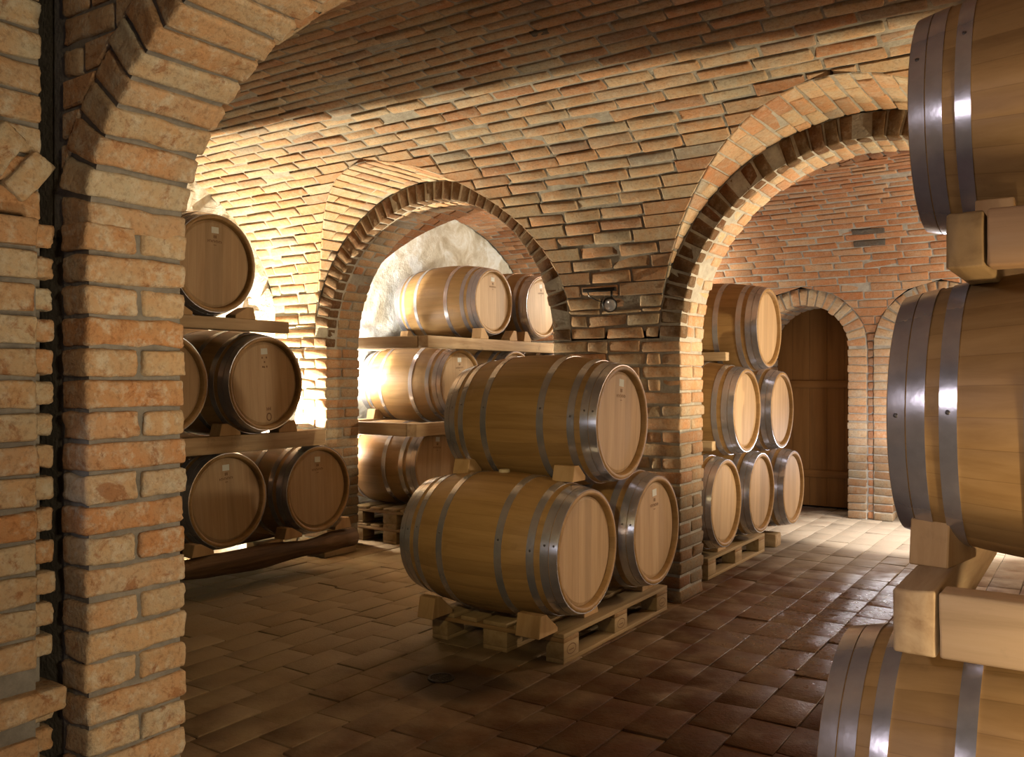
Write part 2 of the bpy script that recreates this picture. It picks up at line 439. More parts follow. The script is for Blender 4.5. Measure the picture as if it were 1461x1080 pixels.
def split_len(a, b, L, first):
    """joint positions between a and b with stretcher length L"""
    xs = [a]; x = a+first
    while x < b-0.06:
        if x > a+0.05: xs.append(x)
        x += L+rng.normal()*0.012
    xs.append(b)
    return xs

def intervals(x0, x1, centres, hwa, hwb):
    """free stretches of a course between x0..x1, cut by openings; each (left@a, left@b, right@a, right@b)"""
    out = []; la, lb = x0, x0
    for c in sorted(centres):
        if hwa <= 0 and hwb <= 0: continue
        ra, rb = c-hwa, c-hwb
        if min(ra, rb) > min(la, lb)+0.015: out.append((la, lb, ra, rb))
        la, lb = c+hwa, c+hwb
    if x1 > max(la, lb)+0.015: out.append((la, lb, x1, x1))
    return out

def course_bricks(fn, iv, sa, sb, L=BL, depth=0.05, par=0, joint=JOINT):
    """bricks of one course; fn(x, s, d) -> point, d = height over the mortar bed"""
    out = []
    ga, gb = sa+joint/2, sb-joint/2
    for (la, lb, ra, rb) in iv:
        xl, xr = min(la, lb), max(ra, rb)
        first = (L*0.5 if par else L)+rng.uniform(-0.04, 0.04)
        xs = split_len(xl, xr, L, first)
        for i in range(len(xs)-1):
            a0 = max(xs[i], la) if i else la
            b0 = max(xs[i], lb) if i else lb
            a1 = min(xs[i+1], ra) if i < len(xs)-2 else ra
            b1 = min(xs[i+1], rb) if i < len(xs)-2 else rb
            g = joint/2
            if a1-a0 < 0.02 and b1-b0 < 0.02: continue
            cutl = abs(la-lb) > 0.02 and xs[i] < max(la, lb)
            cutr = abs(ra-rb) > 0.02 and xs[i+1] > min(ra, rb)
            if cutl or cutr:
                po = [(xs[i], sa), (xs[i+1], sa), (xs[i+1], sb), (xs[i], sb)]
                po = clip_half(po, (lb, sb), (la, sa))
                if len(po) > 2: po = clip_half(po, (ra, sa), (rb, sb))
                if len(po) > 2: poly_brick(fn, po, joint)
                continue
            a1 = max(a1, a0+0.004+2*g); b1 = max(b1, b0+0.004+2*g)
            h = rng.normal()*0.0025
            t = [rng.normal()*0.0025 for _ in range(4)]
            q = []
            for w in (0, 1):
                d = h if w else -depth
                q += [fn(a0+g, ga+t[0], d), fn(a1-g, ga+t[1], d), fn(b0+g, gb+t[2], d), fn(b1-g, gb+t[3], d)]
            out.append(q)
    return out

def clip_half(poly, p, q):
    """keep the part of poly (list of (x, s)) to the left of the directed line p->q"""
    out = []
    n = len(poly)
    f = lambda a: (q[0]-p[0])*(a[1]-p[1])-(q[1]-p[1])*(a[0]-p[0])
    for i in range(n):
        a, b = poly[i], poly[(i+1) % n]
        fa, fb = f(a), f(b)
        if fa >= 0: out.append(a)
        if fa*fb < 0:
            t = fa/(fa-fb); out.append((a[0]+t*(b[0]-a[0]), a[1]+t*(b[1]-a[1])))
    return out

POLY = []
def poly_brick(fn, poly, joint=JOINT):
    """a cut brick: prism over a clipped outline, inset by half a joint, with an eased top edge"""
    P = np.array(poly); n = len(P)
    if n < 3: return
    area = 0.5*abs(sum(P[i][0]*P[(i+1) % n][1]-P[(i+1) % n][0]*P[i][1] for i in range(n)))
    if area < 0.0009: return
    c = P.mean(0)
    def inset(d):
        out = []
        for p in P:
            v = c-p; l = np.linalg.norm(v)
            out.append(p+v/l*min(d*1.3, l*0.7))
        return out
    V = []
    for d, h in ((joint/2, -0.03), (joint/2+0.001, -0.004), (joint/2+0.006, 0.0015)):
        V += [fn(x, u, h) for x, u in inset(d)]
    fs = [(q*n+i, q*n+(i+1) % n, (q+1)*n+(i+1) % n, (q+1)*n+i) for q in range(2) for i in range(n)]
    fs.append(tuple(2*n+i for i in range(n)))
    POLY.append((V, fs))

def flush_poly(mb, mat=0):
    for V, fs in POLY: mb.add(V, fs, mat, False)
    POLY.clear()

class Vault:
    """barrel vault over a bay, axis along X, springing at SPR on both sides"""
    def __init__(s, yc, a, b):
        s.yc, s.a, s.b = yc, a, b
        t = np.linspace(0, pi, 4001)
        y = yc+a*np.cos(t); z = SPR+b*np.sin(t)
        s.s = np.concatenate([[0], np.cumsum(np.hypot(np.diff(y), np.diff(z)))]); s.t = t
        s.len = s.s[-1]
    def pt(s, x, u, d):
        t = np.interp(u, s.s, s.t)
        nx, nz = -cos(t)/s.a, -sin(t)/s.b
        l = sqrt(nx*nx+nz*nz)
        return (x, s.yc+s.a*cos(t)+nx/l*d, SPR+s.b*sin(t)+nz/l*d)
    def z(s, u): return s.pt(0, u, 0)[2]
    def y_at(s, z, far=True):
        q = max(0.0, 1-((z-SPR)/s.b)**2)
        return s.yc+(s.a if far else -s.a)*sqrt(q)

def build_vault(name, V, far_c, far_hw, near_c, near_hw, far_edge, near_edge, mats, x0=X_END, x1=X_FAR, xa=None, near_bricks=True, extra=None):
    mb = MB()
    n = int(round(V.len/COURSE/2))*2
    ds = V.len/n
    bricks = []
    for i in range(n):
        sa, sb = i*ds, (i+1)*ds
        far = i < n/2
        if not far and not near_bricks: continue
        cs, hf = (far_c, far_hw) if far else (near_c, near_hw)
        za, zb = V.z(sa), V.z(sb)
        iv = intervals(x0, xa if xa is not None else x1, cs, hf(za), hf(zb))
        bricks += course_bricks(lambda x, u, d: V.pt(x, u, d), iv, sa, sb, par=i % 2)
    mb.hexes(bricks, 0.011, 0, 0.0006, wob=0.004)
    flush_poly(mb)
    # mortar bed
    for i in range(n):
        sa, sb = i*ds, (i+1)*ds
        far = i < n/2
        cs, hf = (far_c, far_hw) if far else (near_c, near_hw)
        za, zb = V.z(sa), V.z(sb)
        for (la, lb, ra, rb) in intervals(x0, x1, cs, hf(za), hf(zb)):
            e = 0.004
            q = [V.pt(la, sa, -PROUD), V.pt(ra, sa, -PROUD), V.pt(rb, sb, -PROUD), V.pt(lb, sb, -PROUD)]
            mb.add(q, [(3, 2, 1, 0)], 1, False)
    # lunettes: ring outline carried level from the arcade face to the vault
    lun = []
    for c_list, far, edge in ((far_c, True, far_edge), (near_c, False, near_edge)):
        if edge is None: continue
        hfun = far_hw if far else near_hw
        for c in c_list:
            if far:
                zf = lambda t: (c+R_OUT*cos(t), ARC_Z+R_OUT*sin(t))
                t0 = math.asin((SPR-ARC_Z)/R_OUT)
            else:
                zf = lambda t: (c+R_OUT*cos(t), NZ+NB_OUT*sin(t))
                t0 = math.asin((SPR-NZ)/NB_OUT)
            m = 38
            ts = np.linspace(t0, pi-t0, m+1)
            def P(t, y, d):
                x, z = zf(t)
                tx, tz = -sin(t)*R_OUT, cos(t)*(R_OUT if far else NB_OUT)
                l = sqrt(tx*tx+tz*tz)
                return (x-tz/l*d, y, z+tx/l*d)
            for i in range(m):
                ta, tb = ts[i], ts[i+1]
                ya = V.y_at(zf(ta)[1], far); yb = V.y_at(zf(tb)[1], far)
                mb.add([P(ta, ya, -PROUD), P(ta, edge, -PROUD), P(tb, edge, -PROUD), P(tb, yb, -PROUD)], [(0, 1, 2, 3) if far else (3, 2, 1, 0)], 1)
                # bricks along Y
                if far:
                    iv = [(ya, yb, edge, edge)]
                else:
                    iv = [(edge, edge, ya, yb)]
                g = 0.006/ R_OUT
                if abs(edge-ya) < 0.03 and abs(edge-yb) < 0.03: continue
                lun += course_bricks(lambda y, t, d: P(t, y, d), iv, ta+g/2, tb-g/2, par=i % 2, joint=0.004)
    mb.hexes(lun, 0.010, 0, 0.0006, wob=0.003)
    flush_poly(mb)
    od = []
    for (xa_, xb_, yy, hh) in (extra or []):
        uu = np.interp(math.acos((yy-V.yc)/V.a), V.t, V.s)
        od.append([V.pt(x, u, d) for d in (-0.03, 0.0045) for u in (uu-hh/2, uu+hh/2) for x in (xa_, xb_)])
    mb.hexes(od, 0.008, 2, 0.0008, cuts=2, wob=0.003)
    o = mb.build(name, mats)
    return struct(o)

V_MAIN = Vault((YA1+YB0)/2, (YB0-YA1)/2, 1.25)
V_BACK = Vault((YB1+YC)/2, (YC-YB1)/2, 1.26)

ceil1 = build_vault('ceiling', V_MAIN, ARCHES, hw_far, NEAR_ARCH, hw_near, YB0, YA1, [M_BRICK, M_MORTAR, M_DARKBRICK], extra=[(-2.29, -2.20, 3.60, 0.045)])
ceil1['label'] = 'brick barrel vault over the middle bay'

# the back vault: its far side is notched only by the little door arches, whose rings run into it
DOORC = [-2.47, -1.21]; D_IN, D_OUT, D_Z = 0.425, 0.597, 1.665
def hw_door(z):
    if z <= D_Z: return D_OUT
    if z >= D_Z+D_OUT: return 0.0
    return sqrt(D_OUT**2-(z-D_Z)**2)
ceil2 = build_vault('ceiling', V_BACK, DOORC, hw_door, ARCHES, hw_far, None, None, [M_BACK, M_MORTAR, M_DARKBRICK], xa=2.0, near_bricks=True, extra=[(-1.90, -1.615, 8.435, 0.07), (-1.905, -1.625, 8.555, 0.07)])
ceil2['label'] = 'brick barrel vault over the back bay'
# lunettes of the back bay towards the arcade
mb = MB(); lun = []
for c in ARCHES:
    t0 = math.asin((SPR-ARC_Z)/R_OUT); ts = np.linspace(t0, pi-t0, 39)
    def P(t, y, d, c=c): return (c+(R_OUT-d)*cos(t), y, ARC_Z+(R_OUT-d)*sin(t))
    for i in range(38):
        ta, tb = ts[i], ts[i+1]
        ya = V_BACK.y_at(P(ta, 0, 0)[2], False); yb = V_BACK.y_at(P(tb, 0, 0)[2], False)
        mb.add([P(ta, YB1, -PROUD), P(ta, ya, -PROUD), P(tb, yb, -PROUD), P(tb, YB1, -PROUD)], [(0, 1, 2, 3)], 1)
        if ya-YB1 > 0.03: lun += course_bricks(lambda y, t, d: P(t, y, d), [(YB1, YB1, ya, yb)], ta+.0025, tb-.0025, par=i % 2, joint=0.004)
mb.hexes(lun, 0.010, 0, 0.0006, wob=0.003)
flush_poly(mb)
struct(mb.build('ceiling', [M_BACK, M_MORTAR]), 'brick lunettes on the back side of the arcade')

# ------------------------------------------------------------------ far arcade: piers, wall strip, arch rings
def ring(mb, c, y0, y1, fin, fout, n, mat, tmin=0.0, tmax=pi, bev=0.011, jit=0.001, cuts=0, wob=0.004, gap=0.010):
    """voussoirs; fin/fout(t) -> (x offset, z)"""
    H = []; HF = []
    ts = np.linspace(tmin, tmax, n+1)
    for i in range(n):
        ta, tb = ts[i], ts[i+1]
        w = np.hypot(fin(tb)[0]-fin(ta)[0], fin(tb)[1]-fin(ta)[1])
        g = gap/2/w*(tb-ta)
        ta2, tb2 = ta+g, tb-g
        cuts_y = [y0, y1] if i % 2 else [y0, (y0+y1)/2+rng.normal()*0.006, y1]
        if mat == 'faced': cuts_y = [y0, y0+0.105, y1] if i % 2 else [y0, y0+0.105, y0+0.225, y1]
        if mat == 'near': cuts_y = [y0, y1] if rng.random() < 0.88 else [y0, (y0+y1)/2, y1]
        for k in range(len(cuts_y)-1):
            ya = cuts_y[k]+(0 if k == 0 else 0.006)+rng.normal()*0.004*(k == 0); yb = cuts_y[k+1]-(0 if k == len(cuts_y)-2 else 0.006)
            dr = rng.normal()*0.0022
            def pt(t, r):
                a = np.array(fin(t)); b = np.array(fout(t)); d = b-a
                p = a+d*(r) + d/np.linalg.norm(d)*(-dr if r == 0 else 0)
                return (c+p[0], p[1])
            cor = []
            for r in (0, 1):
                for y in (ya, yb):
                    for t in (tb2, ta2):
                        x, z = pt(t, r); cor.append((x, y, z))
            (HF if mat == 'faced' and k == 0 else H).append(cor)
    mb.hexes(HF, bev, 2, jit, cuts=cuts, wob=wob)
    mb.hexes(H, bev, 0, jit, cuts=cuts, wob=wob)

def ring_mortar(mb, c, y0, y1, fin, fout, n, mat=1, tmin=0.0, tmax=pi, inset=0.008):
    ts = np.linspace(tmin, tmax, n+1)
    for i in range(n):
        q = []
        for t in (ts[i], ts[i+1]):
            a = np.array(fin(t)); b = np.array(fout(t)); d = (b-a)/np.linalg.norm(b-a)
            a2 = a+d*inset; b2 = b
            q.append((c+a2[0], y0+inset, a2[1])); q.append((c+b2[0], y0+inset, b2[1]))
            q.append((c+a2[0], y1-inset, a2[1])); q.append((c+b2[0], y1-inset, b2[1]))
        mb.add(q, [(0, 4, 5, 1), (0, 2, 6, 4), (2, 3, 7, 6), (1, 5, 7, 3)], mat)

fin_c = lambda t: (R_IN*cos(t), ARC_Z+R_IN*sin(t))
fout_c = lambda t: (R_OUT*cos(t), ARC_Z+R_OUT*sin(t))

mb = MB()
for c in ARCHES:
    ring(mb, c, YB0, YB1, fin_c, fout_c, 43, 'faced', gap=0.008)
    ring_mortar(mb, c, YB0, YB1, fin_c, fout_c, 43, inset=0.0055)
struct(mb.build('wall_arcade_arch_ring', [M_BRICK, M_MORTAR, M_RING_SHADED]), 'rings of header bricks round the arcade arches')

def pier_courses(mb, x0, x1, y0, y1, z1, end_right=True, end_left=False, z0=0.0, pitch=0.0802, off=0.638-8*0.0802, wob=0.004):
    """piers of real bricks: quoins alternate; front face at y0"""
    H = []
    k = 0; z = off
    while z < z1-0.02:
        za = max(z+JOINT/2, z0); zb = min(z+pitch-JOINT/2, z1)
        if zb-za < 0.02: z += pitch; k += 1; continue
        xa, xb = x0, x1
        def blk(a, b, ya, yb):
            o = rng.normal(size=3)*0.0022
            H.append(hx((a+o[0], ya+o[1], za+o[2]), (b-a, 0, 0), (0, yb-ya, 0), (0, 0, zb-za)))
        for side, flag in ((1, end_right), (-1, end_left)):
            if not flag: continue
            if k % 2 == 0:
                w = 0.13
                a, b = (x1-w, x1) if side > 0 else (x0, x0+w)
                blk(a+JOINT/2*(side > 0), b-JOINT/2*(side < 0), y0, y1)
            else:
                w = 0.265; ym = (y0+y1)/2+rng.normal()*0.01
                a, b = (x1-w, x1) if side > 0 else (x0, x0+w)
                blk(a+JOINT/2*(side > 0), b-JOINT/2*(side < 0), y0, ym-JOINT/2)
                a2, b2 = (x1-0.13, x1) if side > 0 else (x0, x0+0.13)
                blk(a2, b2, ym+JOINT/2, y1)
            if side > 0: xb = x1-w
            else: xa = x0+w
        if xb-xa > 0.05:
            xs = split_len(xa, xb, BL, BL*(0.55 if k % 2 else 1.0))
            for i in range(len(xs)-1):
                blk(xs[i]+JOINT/2*(i > 0), xs[i+1]-JOINT/2, y0, y0+0.10)
        z += pitch; k += 1
    mb.hexes(H, 0.012, 0, 0.0008, wob=wob)
    mb.box((x0+(0.009 if end_left else 0), y0+0.009, z0), (x1-(0.009 if end_right else 0), y1-0.009, z1+0.05), 1)

mb = MB()
JL = [c-R_IN for c in ARCHES]; JR = [c+R_IN for c in ARCHES]
pier_courses(mb, X_END, JL[0], YB0, YB1, ARC_Z, True, False)
pier_courses(mb, JR[0], JL[1], YB0, YB1, ARC_Z, True, True)
pier_courses(mb, JR[1], JL[2], YB0, YB1, ARC_Z, True, True)
pier_courses(mb, JR[2], X_FAR, YB0, YB1, ARC_Z, False, True)
# wall strip between ring tops and springing line
B = []
z = ARC_Z; i = 0
while z < SPR-0.01:
    zb = min(z+0.0802, SPR)
    for far_y, sgn in ((YB0, -1),):
        B += course_bricks(lambda x, u, d: (x, far_y-d, u), intervals(X_END, X_FAR, ARCHES, hw_far(z), hw_far(zb)), z, zb, par=i % 2)
    z = zb; i += 1
mb.hexes(B, 0.011, 0, 0.0006, wob=0.004)
flush_poly(mb)
zs = np.linspace(ARC_Z, 3.3, 40)
for k in range(39):
    for (la, lb, ra, rb) in intervals(X_END, X_FAR, ARCHES, hw_far(zs[k]) if zs[k] < ARC_Z+R_OUT else 0, hw_far(zs[k+1])):
        for y in (YB0+0.009, YB1-0.009):
            mb.add([(la, y, zs[k]), (ra, y, zs[k]), (rb, y, zs[k+1]), (lb, y, zs[k+1])], [(0, 1, 2, 3)], 1)
struct(mb.build('wall_arcade', [M_BRICK, M_MORTAR]), 'brick piers of the arcade across the middle of the cellar')

# ------------------------------------------------------------------ near arcade (pier and arch beside the lens)
fin_n = lambda t: (R_IN*cos(t), NZ+NB_IN*sin(t))
def fout_n(t):
    x, z = fin_n(t)
    nx, nz = cos(t)/R_IN, sin(t)/NB_IN
    l = sqrt(nx*nx+nz*nz)
    return (x+0.135*nx/l, z+0.135*nz/l)
mb = MB()
PX = NEAR_ARCH[0]-R_IN      # pier reveal plane
XW = -2.235                 # side wall of the front bay
H = []
k = 0; z = G0
while z < NZ-0.03:
    za, zb = z+0.0055, z+0.0802-0.0055
    o = lambda: rng.normal()*0.0025
    if k % 2 == 0:
        H.append(hx((XW+0.01+o(), YA0+o(), za), (PX-XW-0.01+o(), 0, 0), (0, YA1-YA0+o(), 0), (0, 0, zb-za)))
    else:
        ym = YA0+0.146+rng.normal()*0.004
        H.append(hx((XW+0.01+o(), YA0+o(), za), (PX-XW-0.01+o(), 0, 0), (0, ym-YA0-0.006, 0), (0, 0, zb-za)))
        H.append(hx((XW+0.01+o(), ym+0.006, za), (PX-XW-0.01+o(), 0, 0), (0, YA1-ym-0.006+o(), 0), (0, 0, zb-za)))
    z += 0.0802; k += 1
ztop = z
mb.hexes(H, 0.009, 0, 0.0009, cuts=5, wob=0.0028)
mb.box((XW, YA0+0.012, 0), (PX-0.011, YA1-0.011, ztop), 1)
struct(mb.build('wall_near_pier', [M_BRICK_NEAR, M_MORTAR_NEAR]), 'near brick pier with a face of whole and half bricks')

mb = MB()
t_start = math.asin(min(1, max(0, (ztop-NZ)/NB_IN))) if ztop > NZ else 0.0
# voussoirs spaced by arc length so that they keep one brick height
tt = np.linspace(0, pi, 3001)
pxz = np.array([fin_n(t) for t in tt])
sl = np.concatenate([[0], np.cumsum(np.hypot(*np.diff(pxz, axis=0).T))])
nv = int(round(sl[-1]/0.0805))
for c in NEAR_ARCH:
    f_in = lambda u: fin_n(np.interp(u, np.linspace(0, 1, nv+1), np.interp(np.linspace(0, sl[-1], nv+1), sl, tt)))
    f_out = lambda u: fout_n(np.interp(u, np.linspace(0, 1, nv+1), np.interp(np.linspace(0, sl[-1], nv+1), sl, tt)))
    ring(mb, c, YA0, YA1, f_in, f_out, nv, 'near', 0, 1, bev=0.009, jit=0.0009, cuts=5, wob=0.003, gap=0.012)
    ring_mortar(mb, c, YA0, YA1, f_in, f_out, nv, 1, 0, 1, inset=0.012)
struct(mb.build('wall_near_arch', [M_BRICK_NEAR, M_MORTAR_NEAR]), 'arch of worn bricks springing from the near pier')

# spandrel over the near arch, both faces, and the solid wall left of it
mb = MB(); B = []
def hw_near_ring(z):
    if z <= NZ: return R_IN+0.135
    # outer edge of the ring
    lo, hi = 0.0, pi/2
    for _ in range(30):
        m = (lo+hi)/2
        if fout_n(m)[1] < z: lo = m
        else: hi = m
    return max(0.0, fout_n(lo)[0]) if z < NZ+NB_IN+0.134 else 0.0
z = NZ; i = 0
while z < 3.2:
    zb = z+0.0802
    B += course_bricks(lambda x, u, d: (x, YA0+0.004-d, u), intervals(XW, 1.0, NEAR_ARCH[:1], hw_near_ring(z), hw_near_ring(zb)), z, zb, par=i % 2)
    z = zb; i += 1
mb.hexes(B, 0.012, 0, 0.0008, cuts=2, wob=0.004)
flush_poly(mb)
zs = np.linspace(NZ, 3.3, 50)
for k in range(49):
    for (la, lb, ra, rb) in intervals(XW-0.05, X_FAR, NEAR_ARCH, hw_near_ring(zs[k]), hw_near_ring(zs[k+1])):
        for y in (YA0+0.014, YA1-0.009):
            mb.add([(la, y, zs[k]), (ra, y, zs[k]), (rb, y, zs[k+1]), (lb, y, zs[k+1])], [(0, 1, 2, 3)], 1)
mb.box((X_END, YA0+0.02, 0), (XW-0.0, YA1-0.012, 3.3), 1)
for a, b in ((NEAR_ARCH[0]+R_IN, NEAR_ARCH[1]-R_IN), (NEAR_ARCH[1]+R_IN, X_FAR)):
    mb.box((a+0.01, YA0+0.01, 0), (b-0.01, YA1-0.01, NZ+0.03), 1)
    pier_courses(mb, a, b, YA0, YA1, NZ, False, True)
struct(mb.build('wall_near', [M_BRICK_NEAR, M_MORTAR_NEAR]), 'brick wall over and beside the near arch')

# ------------------------------------------------------------------ front bay side wall (sliver at the picture's left edge)
mb = MB(); H = []; HB = []
pitch = 0.0802
z = G0; k = 0
YF = 1.165
while z < 3.1:
    za, zb = z+0.0055, z+pitch-0.0055
    top = z > 1.73
    if not top:
        # flush panel of long bricks, then a chain of headers, then a deep open joint beside the pier
        if not (0.46 < z < 0.60) :
            ys = [YF-0.28*q-(0.14 if k % 2 else 0) for q in range(0, 9)]
            ys[0] = YF
            for q in range(8):
                if ys[q]-ys[q+1] > 0.03: H.append(hx((-2.32, ys[q+1]+0.006, za), (0.135+rng.normal()*0.003, 0, 0), (0, ys[q]-ys[q+1]-0.012, 0), (0, 0, zb-za)))
        if z < 1.74 and not (0.52 < z < 0.6): H.append(hx((-2.36, YF+0.004, za+0.008), (0.135+rng.normal()*0.003, 0, 0), (0, 0.053, 0), (0, 0, zb-za-0.012)))
    else:
        ys = [1.205-0.275*q-(0.14 if k % 2 else 0) for q in range(0, 9)]; ys[0] = 1.205
        for q in range(8):
            H.append(hx((-2.34, ys[q+1]+0.006, za), (0.10+rng.normal()*0.003, 0, 0), (0, ys[q]-ys[q+1]-0.012, 0), (0, 0, zb-za)))
    z += pitch; k += 1
# springing bricks of the blind arch: they lean out of the chain of headers
p0 = np.array([1.150, 1.800])
for i in range(5):
    a = radians(38-7*i)
    u = np.array([0, sin(a), cos(a)])*0.125; v = np.array([0, -cos(a), sin(a)])
    H.append(hx((-2.33, p0[0], p0[1]), (0.108+0.004*(i % 2), 0, 0), v*0.066, u))
    p0 = p0+np.array([v[1], v[2]])*0.076
# projecting plinth course
H.append(hx((-2.33, 0.95, 0.525), (0.165, 0, 0), (0, 0.275, 0), (0, 0, 0.062)))
H.append(hx((-2.33, 0.66, 0.525), (0.165, 0, 0), (0, 0.28, 0), (0, 0, 0.062)))
mb.hexes(H, 0.008, 0, 0.0009, cuts=4, wob=0.0026)
mb.box((-2.5, -2.2, 0), (-2.20, YF-0.004, 1.735), 1)
mb.box((-2.5, -2.2, 0), (-2.255, 1.200, 1.735), 1)
mb.box((-2.5, -2.2, 1.735), (-2.255, 1.197, 3.3), 1)
mb.box((-2.6, 1.10, 0), (-2.43, YA0+0.03, 3.3), 1)
struct(mb.build('wall_left', [M_BRICK_NEAR, M_MORTAR_NEAR]), 'brick side wall with a blind arch beside the near pier')

# ------------------------------------------------------------------ end walls of the bays (old plaster), closing walls
def end_wall(name, x, V, label):
    mb = MB()
    ny, nz = 40, 34
    P = np.zeros((ny+1, nz+1, 3))
    y0, y1 = V.yc-V.a-0.02, V.yc+V.a+0.02
    for i in range(ny+1):
        for j in range(nz+1):
            y = y0+(y1-y0)*i/ny; zz = 3.25*j/nz
            P[i, j] = (x+rng.normal()*0.012+0.02*sin(3*y+2*zz), y, zz)
    mb.grid(P, 0, True, flip=(x > 0))
    return struct(mb.build(name, M_PLASTER), label)
end_wall('wall_left_middle_bay', X_END, V_MAIN, 'plastered end wall of the middle bay behind the barrel rack')
end_wall('wall_left_back_bay', X_END, V_BACK, 'whitewashed rough end wall of the back bay')
mb = MB()
for V in (V_MAIN, V_BACK):
    mb.box((X_FAR, V.yc-V.a-0.3, 0), (X_FAR+0.1, V.yc+V.a+0.3, 3.3), 0)
struct(mb.build('wall_right', M_RENDER), 'end wall on the right')

# ------------------------------------------------------------------ back wall with the arched door
mb = MB(); B = []
z = 0.0; i = 0
n = int(SPR/COURSE)
for i in range(n+1):
    za, zb = i*SPR/(n+1), (i+1)*SPR/(n+1)
    B += course_bricks(lambda x, u, d: (x, YC-d, u), intervals(X_END, 1.2, DOORC, hw_door(za), hw_door(zb)), za, zb, par=i % 2)
    for (la, lb, ra, rb) in intervals(X_END, X_FAR, DOORC, hw_door(za), hw_door(zb)):
        y = YC+0.009
        mb.add([(la, y, za), (ra, y, za), (rb, y, zb), (lb, y, zb)], [(0, 1, 2, 3)], 1)
mb.hexes(B, 0.011, 0, 0.0006, wob=0.004)
flush_poly(mb)
fin_d = lambda t: (D_IN*cos(t), D_Z+D_IN*sin(t))
fout_d = lambda t: (D_OUT*cos(t), D_Z+D_OUT*sin(t))
YD = YC-0.03
mbr = MB()
for c in DOORC:
    ring(mbr, c, YD, YD+0.30, fin_d, fout_d, 19, 'far')
    ring_mortar(mbr, c, YD, YD+0.5, fin_d, fout_d, 19)
    # soffit of the deep reveal
    H = []
    ts = np.linspace(0, pi, 20)
    for q in range(19):
        for ya in (YD+0.31, YD+0.55):
            cor = []
            for r in (D_IN+0.004, D_OUT):
                for y in (ya, ya+0.23):
                    for t in (ts[q+1]-0.01, ts[q]+0.01):
                        cor.append((c+r*cos(t), y, D_Z+r*sin(t)))
            H.append(cor)
    z = 0.0; k = 0
    while z < D_Z-0.02:
        zb = min(z+0.0785, D_Z)
        for sx in (-1, 1):
            xa = c+sx*D_IN; xo = c+sx*D_OUT
            lo, hi = min(xa, xo), max(xa, xo)
            if k % 2 == 0:
                H.append(hx((lo, YD, z+.005), (hi-lo, 0, 0), (0, 0.27, 0), (0, 0, zb-z-.01)))
                H.append(hx((lo, YD+0.28, z+.005), (hi-lo, 0, 0), (0, 0.25, 0), (0, 0, zb-z-.01)))
                H.append(hx((lo, YD+0.54, z+.005), (hi-lo, 0, 0), (0, 0.24, 0), (0, 0, zb-z-.01)))
            else:
                H.append(hx((lo, YD, z+.005), (hi-lo, 0, 0), (0, 0.13, 0), (0, 0, zb-z-.01)))
                H.append(hx((lo, YD+0.14, z+.005), (hi-lo, 0, 0), (0, 0.26, 0), (0, 0, zb-z-.01)))
                H.append(hx((lo, YD+0.41, z+.005), (hi-lo, 0, 0), (0, 0.37, 0), (0, 0, zb-z-.01)))
        z = zb; k += 1
    mbr.hexes(H, 0.010, 0, 0.0006, wob=0.004)
    for sx in (-1, 1):
        lo, hi = sorted((c+sx*(D_IN+0.008), c+sx*D_OUT))
        mbr.box((lo, YD+0.009, 0), (hi, YD+0.78, D_Z), 1)
struct(mb.build('wall_back', [M_BACK, M_MORTAR]), 'brick back wall of the cellar')
struct(mbr.build('wall_back_door_surround', [M_BRICK, M_MORTAR]), 'brick surrounds of the arched doorways in the back wall')

# doors: one arched leaf of vertical boards framed by three rails, and the one in the next doorway
def door(name, c, label):
    t = bpy.data.objects.new(name, None); COL.objects.link(t); t.location = (c, YD+0.56, 0)
    struct(t, label)
    yf = 0.0
    R = D_IN+0.02
    mb = MB()
    xs = np.linspace(-R, R, 6)
    for i in range(5):
        a, b = xs[i]+0.0015, xs[i+1]-0.0015
        m = 8
        xx = np.linspace(a, b, m)
        top = D_Z+np.sqrt(np.maximum(0, R*R-xx*xx))
        V = []
        for x, zt in zip(xx, top):
            V += [(x, yf, 0.02), (x, yf, zt), (x, yf+0.035, 0.02), (x, yf+0.035, zt)]
        fs = []
        for q in range(m-1):
            k = q*4
            fs += [(k, k+4, k+5, k+1), (k+2, k+3, k+7, k+6), (k+1, k+5, k+7, k+3)]
        fs += [(0, 1, 3, 2), (4*(m-1), 4*(m-1)+2, 4*(m-1)+3, 4*(m-1)+1)]
        mb.add(V, fs, 0)
    mb.build('board_panel', M_DOOR, t)
    for zc, w in ((1.30, 0.075), (0.36, 0.075)):
        m2 = MB(); m2.box((-D_IN-0.01, -0.022, zc-w/2), (D_IN+0.01, 0.0, zc+w/2), 0, 0.004)
        m2.build('rail', M_DOOR_X, t)
    return t
door('door_1', DOORC[0], 'arched brown wooden door at the end of the cellar')
door('door_2', DOORC[1], 'arched wooden door in the next doorway of the back wall')

# ------------------------------------------------------------------ floor
mb = MB(); H = []
x = -6.0; k = 0
P_X = 0.186
x = -1.17-P_X*28
while x < 1.6:
    y = -0.6+rng.uniform(0, 0.3)
    while y < 9.6:
        L = 0.302+rng.normal()*0.008
        dz = rng.normal()*0.0013
        tilt = rng.normal(size=2)*0.001
        g = 0.0022
        a = [(x+g, y+g), (x+P_X-g, y+g), (x+g, y+L-g), (x+P_X-g, y+L-g)]
        cor = []
        for zz in (-0.05, 0.0):
            for q, (px, py) in enumerate(a):
                cor.append((px+rng.normal()*0.0015, py+rng.normal()*0.002, zz+(dz+(tilt[0] if q & 1 else -tilt[0])+(tilt[1] if q & 2 else -tilt[1]) if zz == 0 else 0)))
        H.append(cor)
        y += L
    x += P_X; k += 1
mb.hexes(H, 0.003, 0, 0.0003, wob=0.0008)
mb.box((-6.2, -3.4, -0.2), (X_FAR+0.2, 10.2, -0.008), 1)
struct(mb.build('floor', [M_FLOOR, M_MORTAR_FLOOR]), 'floor of worn dark bricks laid in long rows')

